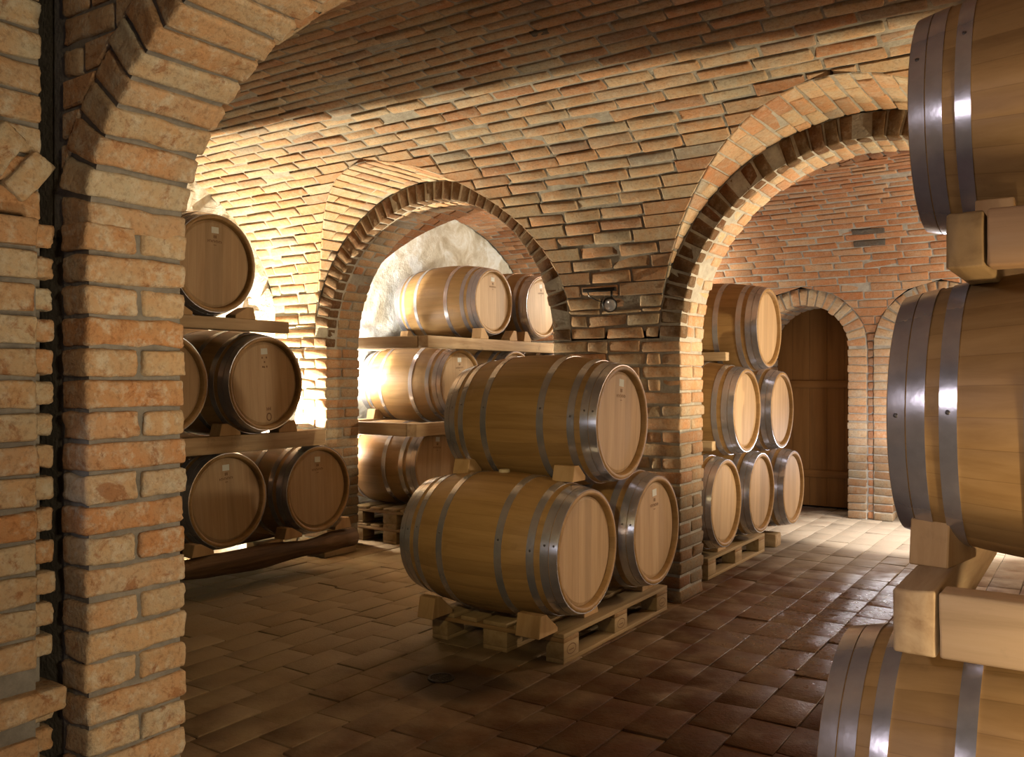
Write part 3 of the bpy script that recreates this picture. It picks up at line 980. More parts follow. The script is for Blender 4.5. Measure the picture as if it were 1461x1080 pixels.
# ------------------------------------------------------------------ shell of the front bay round the lens
mb = MB()
mb.box((-2.5, -3.3, 0), (X_FAR, -3.2, 3.3), 0)
mb.box((X_FAR, -3.3, 0), (X_FAR+0.1, YA0, 3.3), 0)
mb.box((-2.6, -3.3, 0), (-2.5, -2.2, 3.3), 0)
struct(mb.build('wall_front', M_RENDER), 'walls of the front bay round the viewer')
mb = MB()
th = np.linspace(0, pi, 33)
P = np.array([[(xx, -1.0+2.3*cos(t), 2.75+0.6*sin(t)) for t in th] for xx in (-2.5, X_FAR)])
mb.grid(P, 0, True)
struct(mb.build('ceiling', M_RENDER), 'plain vault of the front bay')

# ------------------------------------------------------------------ barrels
BLN, RB, RH = 0.95, 0.355, 0.294
def rad(d):
    """radius at distance d from the middle"""
    q = d/(BLN/2)
    return RH+(RB-RH)*(1-q*q)

def barrel_meshes():
    out = {}
    nst = 30; sub = 5; na = nst*sub
    ang = []; rel = []
    for i in range(nst):
        for j in range(sub):
            f = (0.0, 0.06, 0.35, 0.65, 0.94)[j]
            ang.append(2*pi*(i+f)/nst); rel.append(-0.0007 if j == 0 else 0.0)
    ang = np.array(ang); rel = np.array(rel)
    prof = []
    for d in np.linspace(-BLN/2+0.006, BLN/2-0.006, 33):
        prof.append((d, rad(d), 1))
    first = [(-BLN/2+0.040, RH-0.030, 0), (-BLN/2+0.006, RH-0.024, 0), (-BLN/2, RH-0.019, 0), (-BLN/2, RH-0.005, 0)]
    last = [(BLN/2, RH-0.005, 0), (BLN/2, RH-0.019, 0), (BLN/2-0.006, RH-0.024, 0), (BLN/2-0.040, RH-0.030, 0)]
    prof = first+prof+last
    P = np.array([[(d, (r+g*rel[k])*sin(ang[k]), (r+g*rel[k])*cos(ang[k])) for k in range(na)] for d, r, g in prof])
    mb = MB(); a = len(prof)
    fs = [(i*na+j, i*na+(j+1) % na, (i+1)*na+(j+1) % na, (i+1)*na+j) for i in range(a-1) for j in range(na)]
    mb.add(P.reshape(-1, 3), fs, 0, True)
    out['staves'] = (mb, M_STAVE)
    # head: disc of planks with chamfered rim
    mb = MB(); n = 72
    r0, r1 = RH-0.030, RH-0.046
    V = [(0, 0, 0)]; fs = []
    ringdef = [(0.0, r1), (-0.007, r0), (-0.022, r0)]
    for xx, r in ringdef:
        V += [(xx, r*sin(2*pi*k/n), r*cos(2*pi*k/n)) for k in range(n)]
    for k in range(n):
        fs.append((0, 1+(k+1) % n, 1+k))
        for q in range(2):
            b0 = 1+q*n; fs.append((b0+k, b0+(k+1) % n, b0+n+(k+1) % n, b0+n+k))
    fs.append(tuple(1+2*n+k for k in range(n)))
    mb.add(V, fs, 0, False)
    out['head'] = (mb, M_HEAD)
    return out

def hoop_mesh(d0, d1):
    """flat steel band between distances d0..d1 from the middle (signed)"""
    mb = MB(); n = 96
    prof = []
    for d in np.linspace(d0, d1, 5):
        prof.append((d, rad(d)+0.0032))
    edge = [(d0, rad(d0)-0.002), (d0, rad(d0)+0.0032), (d1, rad(d1)+0.0032), (d1, rad(d1)-0.002)]
    V = []; fs = []
    for d, r in prof:
        V += [(d, r*sin(2*pi*k/n), r*cos(2*pi*k/n)) for k in range(n)]
    for i in range(len(prof)-1):
        for k in range(n):
            fs.append((i*n+k, i*n+(k+1) % n, (i+1)*n+(k+1) % n, (i+1)*n+k))
    mb.add(V, fs, 0, True)
    W = []; g = []
    for a, b in ((0, 1), (2, 3)):
        for q in (a, b):
            d, r = edge[q]
            W += [(d, r*sin(2*pi*k/n), r*cos(2*pi*k/n)) for k in range(n)]
        g += [(a*n+k, a*n+(k+1) % n, b*n+(k+1) % n, b*n+k) for k in range(n)]
    mb.add(W, g, 0, False)
    return mb

BM = barrel_meshes()
def as_mesh(mb, name, mat):
    o = mb.build(name, mat); me = o.data; bpy.data.objects.remove(o); return me
ME_STAVES = as_mesh(BM['staves'][0], 'staves', M_STAVE)
ME_HEAD = as_mesh(BM['head'][0], 'head', M_HEAD)
HOOPS = [(0.003, 0.042), (0.045, 0.085), (0.115, 0.152), (0.28, 0.318)]
ME_HOOPS = []
for e in (1, -1):
    for a, b in HOOPS:
        d0, d1 = e*(BLN/2-a), e*(BLN/2-b)
        ME_HOOPS.append((as_mesh(hoop_mesh(d0, d1), 'hoop', M_STEEL), (d0+d1)/2))
def dome(r, h):
    mb = MB(); V = [(0, 0, h)]; fs = []; n = 10
    for q, (rr, zz) in enumerate(((0.6*r, 0.8*h), (r, 0.25*h), (r, -0.004))):
        V += [(rr*cos(2*pi*k/n), rr*sin(2*pi*k/n), zz) for k in range(n)]
    for k in range(n):
        fs.append((0, 1+k, 1+(k+1) % n))
        for q in range(2): fs.append((1+q*n+k, 1+(q+1)*n+k, 1+(q+1)*n+(k+1) % n, 1+q*n+(k+1) % n))
    mb.add(V, fs, 0, True); return mb
ME_RIVET = as_mesh(dome(0.0055, 0.0025), 'rivet', M_RIVET)
mb = MB(); mb.box((0, -0.026, -0.019), (0.0008, 0.026, 0.019), 0)
ME_LABEL = as_mesh(mb, 'paper_label', M_PAPER)
# burnt brand under the label: a small block, a worn line of letters and a dot of a mark, none of it readable
mb = MB()
mb.box((0, -0.010, 0.028), (0.0006, -0.002, 0.046), 0); mb.box((0, 0.002, 0.028), (0.0006, 0.011, 0.046), 0)
for k in range(9):
    y = -0.052+k*0.0118
    mb.box((0, y, 0.0), (0.0006, y+0.0035, 0.016), 0)
    mb.box((0, y, 0.006+0.006*(k % 2)), (0.0006, y+0.0085, 0.010+0.006*(k % 2)), 0)
mb.box((0, -0.010, -0.016), (0.0006, 0.010, -0.012), 0)
ME_BRAND = as_mesh(mb, 'burnt_brand', M_INK)
# the brand of small dots on one head, and its monogram low on the head
mb = MB()
for y, z in ((-0.018, 0.04), (0.016, 0.04), (0.0, 0.012), (-0.016, -0.018), (0.016, -0.018), (-0.004, -0.02)):
    mb.box((0, y-0.005, z-0.006), (0.0006, y+0.005, z+0.006), 0)
ME_DOTS = as_mesh(mb, 'burnt_dots', M_INK)
mb = MB()
n = 24
V = []
for k in range(n):
    t = 2*pi*k/n
    V += [(0.0006, 0.021*sin(t), 0.027*cos(t)), (0.0006, 0.014*sin(t), 0.019*cos(t))]
mb.add(V, [(2*k, (2*k+2) % (2*n), (2*k+3) % (2*n), 2*k+1) for k in range(n)], 0)
for y in (-0.016, -0.002, 0.012):
    mb.box((0, y, 0.040), (0.0006, y+0.005, 0.062), 0)
mb.box((0, -0.016, 0.049), (0.0006, 0.017, 0.053), 0)
ME_MONO = as_mesh(mb, 'burnt_monogram', M_INK)
mb = MB(); n = 20
V = []; 
for (r, zz) in ((0.030, -0.01), (0.029, 0.012), (0.026, 0.016)):
    V += [(r*cos(2*pi*k/n), r*sin(2*pi*k/n), zz) for k in range(n)]
fs = [(q*n+k, q*n+(k+1) % n, (q+1)*n+(k+1) % n, (q+1)*n+k) for q in range(2) for k in range(n)]+[tuple(2*n+k for k in range(n))]
mb.add(V, fs, 0)
ME_BUNG = as_mesh(mb, 'bung', M_BUNG)

def inst(name, me, parent, loc=(0, 0, 0), rot=(0, 0, 0), scale=None):
    o = bpy.data.objects.new(name, me); COL.objects.link(o); o.parent = parent
    o.location = loc; o.rotation_euler = rot
    if scale: o.scale = scale
    return o

def barrel(x, y, z, label, group, marks=('label', 'brand'), rivets=None, bung=False, roll=None, yaw=0.0):
    t = thing('wine_barrel', label, 'barrel', (x, y, z-RB), group, (0, 0, yaw))
    c = (0, 0, RB)
    roll = rng.uniform(-3, 3) if roll is None else roll
    inst('staves', ME_STAVES, t, c, (roll, 0, 0))
    h1 = inst('head', ME_HEAD, t, (BLN/2-0.022, 0, RB), (rng.uniform(-0.08, 0.08), 0, 0))
    inst('head', ME_HEAD, t, (-BLN/2+0.022, 0, RB), (0, 0, pi))
    if 'label' in marks:
        p = inst('paper_label', ME_LABEL, h1, (0.0, 0.005, 0.205), (rng.uniform(-0.06, 0.06), 0, 0))
    if 'brand' in marks:
        inst('burnt_brand', ME_BRAND, h1, (0.0, 0.005, 0.128))
    if 'dots' in marks:
        inst('burnt_dots', ME_DOTS, h1, (0.0, 0.005, 0.125)); inst('burnt_monogram', ME_MONO, h1, (0.0, 0.02, -0.215))
    for i, (me, d) in enumerate(ME_HOOPS):
        ho = inst('hoop', me, t, c)
        if rivets is not None and rivets[i] is not None:
            a = rivets[i]     # angle from straight up towards the viewer's side (-Y)
            r = rad(d)+0.0032
            inst('rivet', ME_RIVET, ho, (d, -r*sin(a), r*cos(a)), (a, 0, 0))
    if bung:
        inst('bung', ME_BUNG, t, (bung if isinstance(bung, float) else 0.0, 0, 2*RB-0.002))
    return t

rv_f = [1.35, 1.35, 1.45, 1.35, 1.35, 1.35, 1.3, 1.35]
GF = 'barrels of the pallet stack in front'
barrel(-2.534, 3.751, 0.524, 'barrel with a plain unmarked head at the front of the pallet stack', GF, (), rv_f, bung=-0.02)
barrel(-2.505, 4.485, 0.524, 'barrel on the pallet stack beside the brick pier, paper label on its head', GF, ('label', 'brand'), rv_f)
barrel(-2.53, 4.118, 1.133, 'top barrel of the pyramid on the pallet in front of the brick pier', GF, ('label', 'brand'), rv_f)
GL = 'barrels of the rack by the left pier'
barrel(-4.93, 3.44, 2.057, 'highest barrel of the rack by the near pier, under the vault', GL)
barrel(-4.88, 3.79, 1.328, 'middle row barrel of the left rack with dots and a monogram burnt on its head', GL, ('label', 'dots'))
barrel(-4.90, 3.06, 1.328, 'middle row barrel half hidden by the near brick pier', GL)
barrel(-4.97, 4.33, 0.594, 'bottom row barrel of the left rack, beside the arch pier', GL)
barrel(-5.03, 3.615, 0.594, 'bottom row barrel of the left rack, next to the near brick pier', GL)
GR = 'barrels of the rack behind the first arch'
barrel(-5.08, 6.60, 2.062, 'whole barrel on the upper beam against the white wall, seen through the arch', GR, bung=0.0)
barrel(-5.0, 7.32, 2.055, 'barrel on the upper beam seen through the arch, cut by the arch edge', GR)
barrel(-5.12, 6.16, 1.318, 'barrel in the middle row against the white wall, seen through the arch', GR)
barrel(-5.02, 6.88, 1.318, 'middle row barrel showing only its label and rim above the pallet stack', GR)
barrel(-5.01, 7.60, 1.308, 'middle row barrel showing only its top rim beside the arch edge', GR)
barrel(-5.06, 5.755, 0.648, 'bottom barrel in the arch, brightly lit at its rear end', GR)
GA = 'barrels of the pyramid stack near the wooden door'
barrel(-2.53, 6.545, 1.739, 'single barrel at the top of the pyramid near the wooden door', GA, ())
barrel(-2.57, 6.17, 1.133, 'middle row barrel of the door pyramid, next to the brick pier', GA, ())
barrel(-2.545, 6.92, 1.115, 'middle row barrel of the door pyramid, on the door side', GA, ())
barrel(-2.60, 5.83, 0.507, 'bottom row barrel of the door pyramid, touching the brick pier', GA, ())
barrel(-2.59, 6.56, 0.500, 'bottom row barrel of the door pyramid, between its two neighbours', GA, ())
barrel(-2.56, 7.28, 0.468, 'bottom row barrel of the door pyramid, nearest to the door', GA, ())
GN = 'big close barrels of the rack at the right edge'
rv_t = [None]*4+[1.20, None, 1.08, None]
rv_m = [None]*4+[1.56, None, 1.53, 1.5]
rv_l = [None]*4+[None, 1.35, None, None]
barrel(0.055, 2.78, 2.082, 'large close barrel cut by the top right corner of the frame', GN, (), rv_t)
barrel(0.062, 2.47, 1.272, 'large close barrel halfway up the right edge, above the beam', GN, (), rv_m)
barrel(-0.050, 2.285, 0.440, 'large close barrel at the bottom right, under the beam', GN, (), rv_l)

# ------------------------------------------------------------------ pallets
def pallet(x0, y0, label, z0=0.0, group=None, stamped=False):
    """EUR size pallet, 0.8 along X and 1.2 along Y, near corner at the +X, -Y side = (x0, y0)"""
    t = thing('wooden_pallet', label, 'pallet', (x0-0.4, y0+0.6, z0), group)
    def b(name, lo, hi, mat):
        m = MB(); m.box(lo, hi, 0, 0.003)
        return m.build(name, mat, t)
    for xc, w in ((-0.3275, 0.145), (-0.1635, 0.10), (0, 0.145), (0.1635, 0.10), (0.3275, 0.145)):
        b('deck_board', (xc-w/2, -0.6, 0.122), (xc+w/2, 0.6, 0.144), M_PALLET_Y)
    for yc in (-0.5275, 0, 0.5275):
        b('cross_board', (-0.4, yc-0.0725, 0.100), (0.4, yc+0.0725, 0.122), M_PALLET_X)
    for xc, w in ((-0.35, 0.1), (0, 0.145), (0.35, 0.1)):
        b('runner_board', (xc-w/2, -0.6, 0.0), (xc+w/2, 0.6, 0.022), M_PALLET_Y)
        for yc in (-0.5275, 0, 0.5275):
            k = b('block', (xc-w/2, yc-0.0725, 0.022), (xc+w/2, yc+0.0725, 0.100), M_PALLET_Y)
            if stamped and xc > 0.2:
                m = MB(); n = 20; V = []
                for q in range(n):
                    a = 2*pi*q/n
                    V += [(xc+w/2+0.0008, yc+0.045*cos(a), 0.061+0.026*sin(a)), (xc+w/2+0.0008, yc+0.040*cos(a), 0.061+0.021*sin(a))]
                m.add(V, [(2*q, (2*q+2) % (2*n), (2*q+3) % (2*n), 2*q+1) for q in range(n)], 0)
                m.box((xc+w/2, yc-0.022, 0.055), (xc+w/2+0.0008, yc+0.022, 0.060), 0)
                m.build('burnt_stamp', M_INK, k)
    return t
pallet(-2.118, 3.612, 'pallet carrying the three barrel pyramid in front', 0, None, True)
pallet(-2.195, 5.66, 'pallet under the barrels behind the brick pier')
pallet(-4.46, 5.46, 'lower pallet of the two under the barrel in the first arch', 0, 'pallets stacked in the first arch')
pallet(-4.46, 5.46, 'upper pallet of the two under the barrel in the first arch', 0.144, 'pallets stacked in the first arch')

# ------------------------------------------------------------------ beams and blocks of the racks
def beam(lo, hi, label, mat, group=None, name='timber_beam', cat='beam', bev=0.006):
    lo = np.array(lo); hi = np.array(hi); c = (lo+hi)/2; c[2] = lo[2]
    m = MB(); m.hexes(np.array([hx(lo-c, (hi[0]-lo[0], 0, 0), (0, hi[1]-lo[1], 0), (0, 0, hi[2]-lo[2]))]), bev, 0, 0.0005, cuts=2, wob=0.001)
    o = m.build(name, mat, None, tuple(c))
    return tag(o, label, cat, group)
GB = 'beams of the left rack'
beam((-4.575, 2.3, 1.660), (-4.47, 4.03, 1.735), 'upper beam of the left rack, under the highest barrel', M_TIMBER_Y, GB)
beam((-4.575, 2.3, 0.900), (-4.47, 4.36, 1.006), 'middle beam of the left rack, carrying the row with the monogram barrel', M_TIMBER_Y, GB)
beam((-5.40, 2.3, 1.635), (-5.30, 4.03, 1.735), 'rear upper beam of the left rack', M_TIMBER_Y, GB)
beam((-5.40, 2.3, 0.900), (-5.30, 4.36, 1.006), 'rear middle beam of the left rack', M_TIMBER_Y, GB)
# rough log at the bottom: a wavering squared trunk
m = MB(); pts = []; rr = []
for i in range(22):
    f = i/21
    pts.append((-4.55+0.012*sin(9*f)+rng.normal()*0.004, 2.3+f*2.40, 0.222-0.012+0.010*sin(5*f+1)+rng.normal()*0.003)); rr.append(0.066+0.009*sin(13*f)+0.006*sin(29*f+1)+rng.normal()*0.004)
m.tube(pts, rr, 0, 14)
tag(m.build('timber_log', M_LOG), 'rough dark log along the floor under the bottom row of the left rack', 'log')
m = MB(); pts = []; rr = []
for i in range(22):
    f = i/21
    pts.append((-5.35+0.012*sin(8*f), 2.3+f*2.40, 0.188)); rr.append(0.066+0.006*sin(11*f))
m.tube(pts, rr, 0, 14)
tag(m.build('timber_log', M_LOG), 'second log at the back of the left rack, close to the end wall', 'log')
beam((-5.07, 4.74, 0.0), (-4.87, 5.08, 0.10), 'wooden foot block on the floor at the end of the rough log', M_TIMBER_Y, None, 'foot_block', 'block')
beam((-4.62, 2.62, 0.0), (-4.46, 2.9, 0.118), 'foot block under the log hidden by the near pier', M_TIMBER_Y, None, 'foot_block', 'block')
beam((-5.42, 4.46, 0.0), (-5.28, 4.70, 0.118), 'foot block under the rear log by the end wall', M_TIMBER_Y, None, 'foot_block', 'block')
GB2 = 'beams of the rack behind the first arch'
beam((-4.66, 5.58, 1.612), (-4.55, 8.2, 1.712), 'upper beam in the arch, running under both upper barrels', M_TIMBER_Y, GB2)
beam((-5.5, 5.58, 1.612), (-4.665, 5.68, 1.712), 'short cross beam at the near end of the upper beam in the arch', M_TIMBER_X, GB2)
beam((-4.60, 5.37, 0.895), (-4.50, 8.2, 1.000), 'middle beam in the arch, above the bottom barrel', M_TIMBER_Y, GB2)
beam((-5.5, 5.37, 0.895), (-4.605, 5.47, 1.000), 'short cross beam at the near end of the middle beam, white with light', M_TIMBER_X, GB2)
beam((-5.5, 5.69, 1.612), (-5.4, 8.2, 1.712), 'rear upper beam of the rack in the arch', M_TIMBER_Y, GB2)
beam((-5.5, 5.475, 0.895), (-5.4, 8.2, 1.000), 'rear middle beam of the rack in the arch', M_TIMBER_Y, GB2)
GB3 = 'beams of the rack at the right edge'
beam((-0.366, 2.0, 0.781), (-0.283, 3.3, 0.917), 'squared lower beam end beside the long front beam, right edge', M_TIMBER_Y, GB3)
beam((-0.277, 2.0, 0.781), (1.2, 2.09, 0.917), 'long lower front beam at the right edge, between two close barrels', M_TIMBER_PALE, GB3)
beam((-0.264, 2.0, 1.585), (-0.194, 3.5, 1.700), 'darker upper beam end under the top right barrel', M_TIMBER_DARK, GB3)
beam((-0.190, 2.0, 1.585), (1.2, 2.08, 1.702), 'orange upper front beam at the right edge under the top barrel', M_TIMBER_ORANGE, GB3)
beam((-2.42, 7.06, 0.0), (-2.17, 7.20, 0.105), 'pale timber block under the last barrel near the door', M_TIMBER_X, None, 'timber_block', 'block')

# ------------------------------------------------------------------ wedges
def wedge(x, y, z, L, h, w, face, label, group='wedges holding the barrels', cat='wedge', topw=0.045, yaw=0.0, pitch=0.0, lean=0.02):
    """block with one sloping side; slope descends along +Y if face>0 else along -Y; x is the middle of its length"""
    pr = [(0, 0), (lean, h), (lean+topw, h), (w, 0.022), (w, 0)]
    V = []
    for sx in (-L/2, L/2):
        V += [(sx, face*(a-w/2), b) for a, b in pr]
    fs = [(0, 1, 2, 3, 4), (9, 8, 7, 6, 5)]+[(i, i+5, (i+1) % 5+5, (i+1) % 5) for i in range(5)]
    if face > 0: fs = [f[::-1] for f in fs]
    me = bpy.data.meshes.new('barrel_wedge'); me.from_pydata(V, [], fs); me.materials.append(M_WEDGE); me.update()
    import bmesh
    bm = bmesh.new(); bm.from_mesh(me)
    bmesh.ops.recalc_face_normals(bm, faces=bm.faces)
    bmesh.ops.bevel(bm, geom=bm.edges[:], offset=0.003, segments=1, affect='EDGES')
    bm.to_mesh(me); bm.free()
    o = bpy.data.objects.new('barrel_wedge', me); COL.objects.link(o)
    o.location = (x, y, z); o.rotation_euler = (pitch, 0, yaw)
    return tag(o, label, cat, group)
ZP = 0.144
wedge(-2.235, 3.555, ZP, 0.135, 0.105, 0.17, 1, 'wedge under the front end of the unmarked barrel on the pallet')
wedge(-2.845, 3.545, ZP, 0.10, 0.105, 0.17, 1, 'wedge under the rear end of the unmarked barrel on the pallet')
wedge(-2.235, 3.99, ZP, 0.12, 0.09, 0.15, -1, 'wedge on the pallet between its two bottom barrels, front end')
wedge(-2.23, 4.66, ZP, 0.12, 0.085, 0.15, -1, 'wedge on the pallet end beside the brick pier')
# wedges between the bottom pair and the top barrel
wedge(-2.20, 3.80, 0.852, 0.12, 0.078, 0.13, 1, 'wedge between the top barrel and the unmarked barrel, front end')
wedge(-2.83, 3.80, 0.852, 0.10, 0.078, 0.13, 1, 'wedge between the top barrel and the unmarked barrel, rear end')
# left rack
for yb, zb, xb, n1, n2 in ((3.44, 1.735, -4.52, 'wedge on the upper beam at the near pier side of the highest barrel', 'wedge at the arch side of the highest barrel on the upper beam'),
                           (3.79, 1.006, -4.52, 'wedge at the near side of the monogram barrel', 'wedge at the arch side of the monogram barrel'),
                           (4.33, 0.287, -4.55, 'wedge between the two bottom barrels of the left rack', 'wedge at the arch side of the bottom row of the left rack'),
                           (3.615, 0.287, -4.55, 'wedge at the near pier side of the bottom row, left rack', None)):
    wedge(xb, yb-0.235, zb, 0.10, 0.075, 0.16, 1, n1)
    if n2: wedge(xb, yb+0.235, zb, 0.10, 0.075, 0.16, -1, n2)
# rack in the first arch
wedge(-4.605, 6.61-0.235, 1.712, 0.10, 0.095, 0.13, 1, 'wedge under the front of the whole upper barrel in the arch')
wedge(-4.605, 6.61+0.235, 1.712, 0.10, 0.095, 0.13, -1, 'bright wedge between the two upper barrels in the arch')
wedge(-4.605, 7.31-0.225, 1.712, 0.10, 0.095, 0.13, 1, 'wedge under the near side of the upper barrel cut by the arch edge')
wedge(-5.45, 6.61-0.235, 1.712, 0.09, 0.095, 0.13, 1, 'wedge under the rear of the whole upper barrel in the arch')
wedge(-5.45, 6.16-0.235, 1.000, 0.09, 0.085, 0.13, 1, 'wedge under the rear of the middle barrel by the white wall')
wedge(-4.55, 6.16-0.235, 1.000, 0.10, 0.085, 0.13, 1, 'wedge under the front of the middle barrel in the arch')
# pyramid near the door
wedge(-2.29, 6.00, 0.144, 0.13, 0.075, 0.16, -1, 'wedge on the pallet between the first two bottom barrels near the door')
beam((-2.80, 5.785, 0.862), (-2.215, 5.855, 0.925), 'wooden batten lying on the bottom barrel beside the pier, door pyramid', M_TIMBER_X, 'battens of the door pyramid', 'timber_batten', 'batten', 0.004)
beam((-2.80, 6.120, 1.488), (-2.24, 6.190, 1.550), 'wooden batten lying on the middle row under the top barrel, door pyramid', M_TIMBER_X, 'battens of the door pyramid', 'timber_batten', 'batten', 0.004)
# right rack
wedge(-0.318, 2.365, 0.917, 0.088, 0.108, 0.20, 1, 'reddish wedge on the lower beam at the right edge, under the close barrel', 'wedges of the right rack', topw=0.02, yaw=-0.2, lean=0.012)
wedge(-0.215, 2.52, 1.700, 0.085, 0.10, 0.19, 1, 'wedge on the upper beam at the right edge, under the top barrel', 'wedges of the right rack')

# ------------------------------------------------------------------ spotlight on the pier, drain
t = thing('wall_spotlight', 'small black spotlight hanging from a short bar on the brick pier', 'spotlight', (-2.63, YB0, 1.92))
m = MB(); m.box((-0.115, -0.075, -0.012), (0.115, -0.045, 0.012), 0, 0.003); m.box((-0.03, -0.05, -0.01), (0.03, 0.0, 0.01), 0); m.build('mounting_bar', M_BLACK, t)
m = MB(); m.tube([(0.085, -0.06, -0.01), (0.085, -0.06, -0.06)], 0.008, 0, 8); m.build('bracket', M_BLACK, t)
m = MB(); m.tube([(0.045, -0.03, -0.075), (0.055, -0.045, -0.080), (0.075, -0.075, -0.092), (0.095, -0.105, -0.104)], [0.022, 0.036, 0.044, 0.047], 0, 18); sh = m.build('lamp_shade', M_BLACK, t)
m = MB(); m.tube([(0.096, -0.106, -0.1045), (0.098, -0.109, -0.1055)], [0.040, 0.030], 0, 18); m.build('lens', M_GLASS, sh)
m = MB(); m.tube([(-0.085, -0.06, -0.01), (-0.075, -0.06, -0.035), (-0.03, -0.055, -0.062), (0.02, -0.05, -0.078), (0.05, -0.045, -0.08)], 0.0035, 0, 6); m.build('cord', M_BLACK, t)

t = thing('floor_drain', 'small round iron drain in the dark stain in front of the pallet', 'drain', (-2.485, 3.14, 0.0))
m = MB(); n = 32
V = []
for r, zz in ((0.062, -0.004), (0.062, 0.006), (0.050, 0.007), (0.050, 0.003)):
    V += [(r*cos(2*pi*k/n), r*sin(2*pi*k/n), zz) for k in range(n)]
m.add(V, [(q*n+k, q*n+(k+1) % n, (q+1)*n+(k+1) % n, (q+1)*n+k) for q in range(3) for k in range(n)], 0, False)
m.build('drain_ring', M_IRON, t)
m = MB()
for k in range(-3, 4):
    l = sqrt(0.05**2-(k*0.013)**2)
    m.box((-l, k*0.013-0.0035, -0.002), (l, k*0.013+0.0035, 0.005), 0)
m.box((-0.004, -0.05, -0.002), (0.004, 0.05, 0.0045), 0)
m.build('grille', M_IRON, t)

# ------------------------------------------------------------------ lights
def light(name, kind, loc, power, col, **kw):
    l = bpy.data.lights.new(name, kind); l.energy = power; l.color = col
    for k, v in kw.items(): setattr(l, k, v)
    o = bpy.data.objects.new(name, l); COL.objects.link(o); o.location = loc
    return o
def aim(o, tgt):
    from mathutils import Vector
    d = Vector(tgt)-o.location
    o.rotation_euler = d.to_track_quat('-Z', 'Y').to_euler()
    return o
WARM = (1.0, 0.72, 0.42); SOFT = (1.0, 0.82, 0.60); COOL = (0.80, 0.84, 1.0); NEUT = (1.0, 0.90, 0.75)

EDGE = (np.array([-4.964, 3.784, 2.991]), np.array([-0.31, 4.121, 2.884]))
def uplight(loc, power, k=0.12, name='added_light_shield', foot=True, xs=(-5.6, 0.6), col=(1.0, 0.8, 0.55)):
    """lamp low on the arcade with an unseen added shield that cuts its beam along a level line on the vault"""
    loc = np.array(loc, float)
    dirx = EDGE[1]-EDGE[0]
    pts = []
    for xx in xs:
        e = EDGE[0]+dirx*((xx-EDGE[0][0])/dirx[0])
        pts.append(loc+k*(e-loc))
    m = MB()  # unseen shield and foot plate, added only to shape the lamp's light
    a, b = pts
    th_ = np.array([0, -0.004, 0.0])
    zl = loc[2]-0.06; yl = a[1]-0.02; yw = YB0-0.004
    lowa = np.array([a[0], yl, zl]); lowb = np.array([b[0], yl, zl])
    V = [a, b, lowb, lowa, a+th_, b+th_, lowb+th_, lowa+th_]
    m.add(V, [(0, 1, 2, 3), (7, 6, 5, 4), (0, 4, 5, 1), (1, 5, 6, 2), (2, 6, 7, 3), (3, 7, 4, 0)], 0)
    if foot: m.box((min(a[0], b[0]), yl-0.004, zl-0.004), (max(a[0], b[0]), yw, zl), 0)
    o = m.build(name, M_BLACK); struct(o, 'unseen black shield added to cut the beam of a hidden lamp')
    light('uplight_lamp', 'POINT', tuple(loc), power, col, shadow_soft_size=0.0018)
#LIGHTS_BEGIN
uplight((-5.56, 4.90, 1.06), 580, 0.045, xs=(-5.70, 0.2), col=(1, 0.86, 0.60))                           #L1
uplight((0.35, 4.80, 1.2), 185, 0.045, xs=(-20.0, 1.2), col=(1, 0.82, 0.52))                              #L3
light('rack_lamp', 'POINT', (-5.62, 5.60, 1.42), 34, (1, 0.97, 0.90), shadow_soft_size=0.04)             #R1
light('rack_lamp', 'POINT', (-5.50, 5.72, 2.42), 5, (1, 0.95, 0.84), shadow_soft_size=0.04)             #R4
light('rack_lamp', 'POINT', (-5.36, 5.41, 0.76), 55, (1, 0.95, 0.85), shadow_soft_size=0.02)             #R2
light('arch_fill', 'POINT', (-3.95, 8.3, 2.2), 80, (1, 0.93, 0.76), shadow_soft_size=0.1)                #R3: unseen fill added for the plaster and barrel heads in the arch
light('work_lamp', 'POINT', (-1.45, 8.20, 0.75), 28, (0.96, 0.95, 1.0), shadow_soft_size=0.10)           #W
aim(light('back_bay_spot', 'SPOT', (0.9, 7.4, 2.5), 1200, (1, 0.95, 0.88), spot_size=0.55, spot_blend=0.5, shadow_soft_size=0.08), (-1.30, 8.10, 0.0))   #W2
aim(light('back_bay_lamp', 'SPOT', (0.5, 6.3, 1.25), 240, (1, 0.84, 0.58), spot_size=1.1, spot_blend=0.8, shadow_soft_size=0.08), (-2.1, 5.9, 1.6))   #B
aim(light('arch_foot_fill', 'SPOT', (-0.20, 5.62, 0.30), 170, (1, 0.86, 0.62), spot_size=0.80, spot_blend=0.7, shadow_soft_size=0.05), (-2.0, 5.1, 2.20))   #J: unseen fill added for the arch soffit and upper jamb
aim(light('daylight_door', 'AREA', (0.55, -3.1, 1.3), 6, (0.76, 0.80, 1.0), shape='RECTANGLE', size=0.9, size_y=2.2), (-0.6, 2.0, 1.3))   #C
aim(light('front_fill_spot', 'SPOT', (-0.95, -0.25, 2.15), 175, (1, 0.78, 0.38), spot_size=0.44, spot_blend=1.0, shadow_soft_size=0.1), (-2.62, 3.85, 0.74))   #S1: unseen fill added for the bodies of the pallet stack
aim(light('left_spot', 'SPOT', (-1.75, -0.60, 2.05), 72, (0.95, 0.88, 1.0), spot_size=0.95, spot_blend=0.6, shadow_soft_size=0.10), (0.05, 2.2, 1.45))   #S2
aim(light('left_spot', 'SPOT', (-1.90, -0.40, 1.25), 16, (0.86, 0.88, 1.0), spot_size=0.34, spot_blend=0.6, shadow_soft_size=0.08), (-2.02, 4.0, 0.85))   #S3
aim(light('front_bay_lamp', 'AREA', (3.6, -0.6, 2.4), 50, (1, 0.80, 0.50), shape='DISK', size=0.4), (-2.1, 1.4, 1.8))       #F1
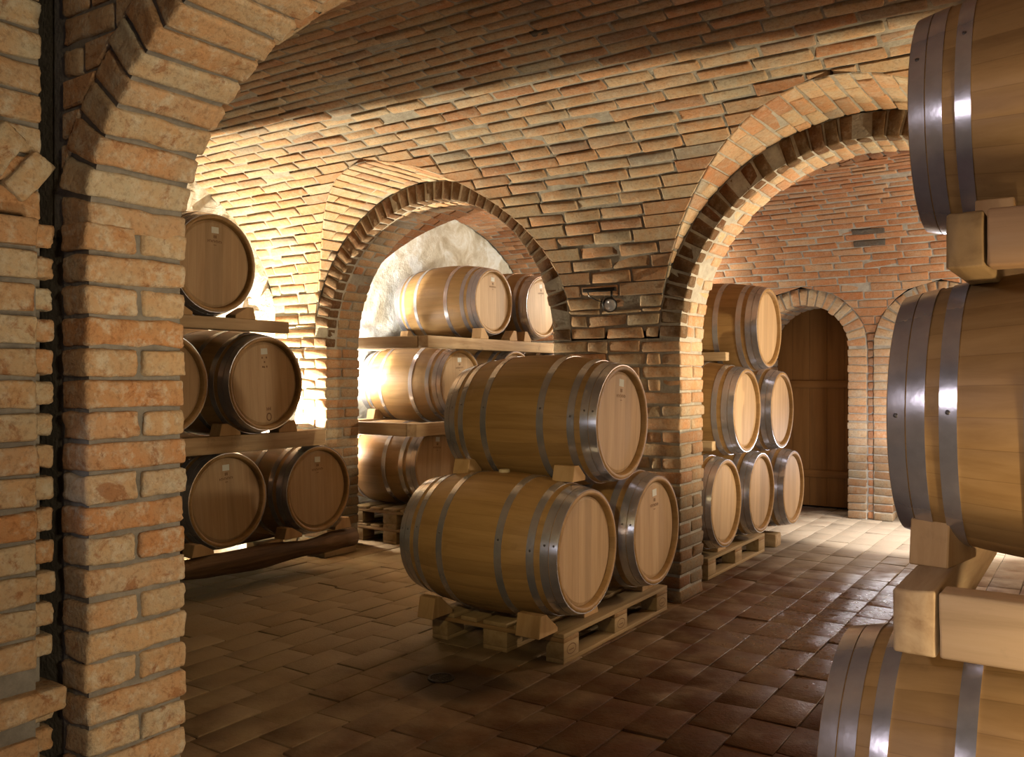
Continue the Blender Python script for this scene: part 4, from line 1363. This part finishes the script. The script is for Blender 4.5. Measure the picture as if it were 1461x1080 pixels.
light('middle_bay_lamp', 'POINT', (1.0, 1.71, 0.70), 95, (1, 0.80, 0.50), shadow_soft_size=0.08)        #M
light('beam_lamp', 'POINT', (-0.12, 1.0, 0.93), 11, (1, 0.82, 0.58), shadow_soft_size=0.06)              #F2
light('back_wall_lamp', 'POINT', (0.6, 8.0, 1.9), 190, (1, 0.86, 0.64), shadow_soft_size=0.08)            #B2
aim(light('stack_fill_spot', 'SPOT', (1.5, 4.6, 0.95), 125, (1, 0.80, 0.58), spot_size=0.46, spot_blend=0.7, shadow_soft_size=0.08), (-2.05, 4.05, 0.66))   #M2: unseen fill added to brighten the heads of the pallet stack
aim(light('arch_fill', 'SPOT', (-3.25, 5.60, 2.38), 60, (1, 0.94, 0.80), spot_size=0.85, spot_blend=0.6, shadow_soft_size=0.06), (-5.70, 6.35, 1.75))   #R5: second added fill, aimed at the plaster end wall
aim(light('rack_spot', 'SPOT', (-5.21, 5.42, 1.30), 90, (1, 0.96, 0.88), spot_size=1.30, spot_blend=0.35, shadow_soft_size=0.03), (-5.71, 6.12, 1.62))   #R6
aim(light('rack_spot', 'SPOT', (-5.21, 5.43, 1.95), 115, (1, 0.95, 0.84), spot_size=1.15, spot_blend=0.35, shadow_soft_size=0.03), (-5.71, 6.30, 2.40))   #R7
aim(light('arch_foot_fill', 'SPOT', (-0.15, 1.385, 0.25), 45, (1, 0.84, 0.56), spot_size=0.80, spot_blend=0.8, shadow_soft_size=0.05), (-1.95, 1.38, 2.05))   #J2: unseen fill added below the near arch for its soffit
#LIGHTS_END

w = bpy.data.worlds.new('cellar_air'); SC.world = w; w.use_nodes = True
w.node_tree.nodes['Background'].inputs[0].default_value = (1.0, 0.8, 0.6, 1)
w.node_tree.nodes['Background'].inputs[1].default_value = 0.0

# ------------------------------------------------------------------ camera and view
cam = bpy.data.cameras.new('camera'); co = bpy.data.objects.new('camera', cam); COL.objects.link(co)
co.location = (0, 0, 1.36); co.rotation_euler = (pi/2, 0, math.atan2(0.5557, 0.8314))
cam.sensor_fit = 'HORIZONTAL'; cam.sensor_width = 36.0; cam.lens = 36.0*1256/1461
cam.clip_start = 0.02
SC.camera = co
vs = SC.view_settings
vs.view_transform = 'Standard'; vs.look = 'None'; vs.gamma = 1.0; vs.use_curve_mapping = False; vs.exposure = 0.0
SC.cycles.use_denoising = True
SC.cycles.max_bounces = 8; SC.cycles.diffuse_bounces = 1
SC.cycles.sample_clamp_indirect = 8.0
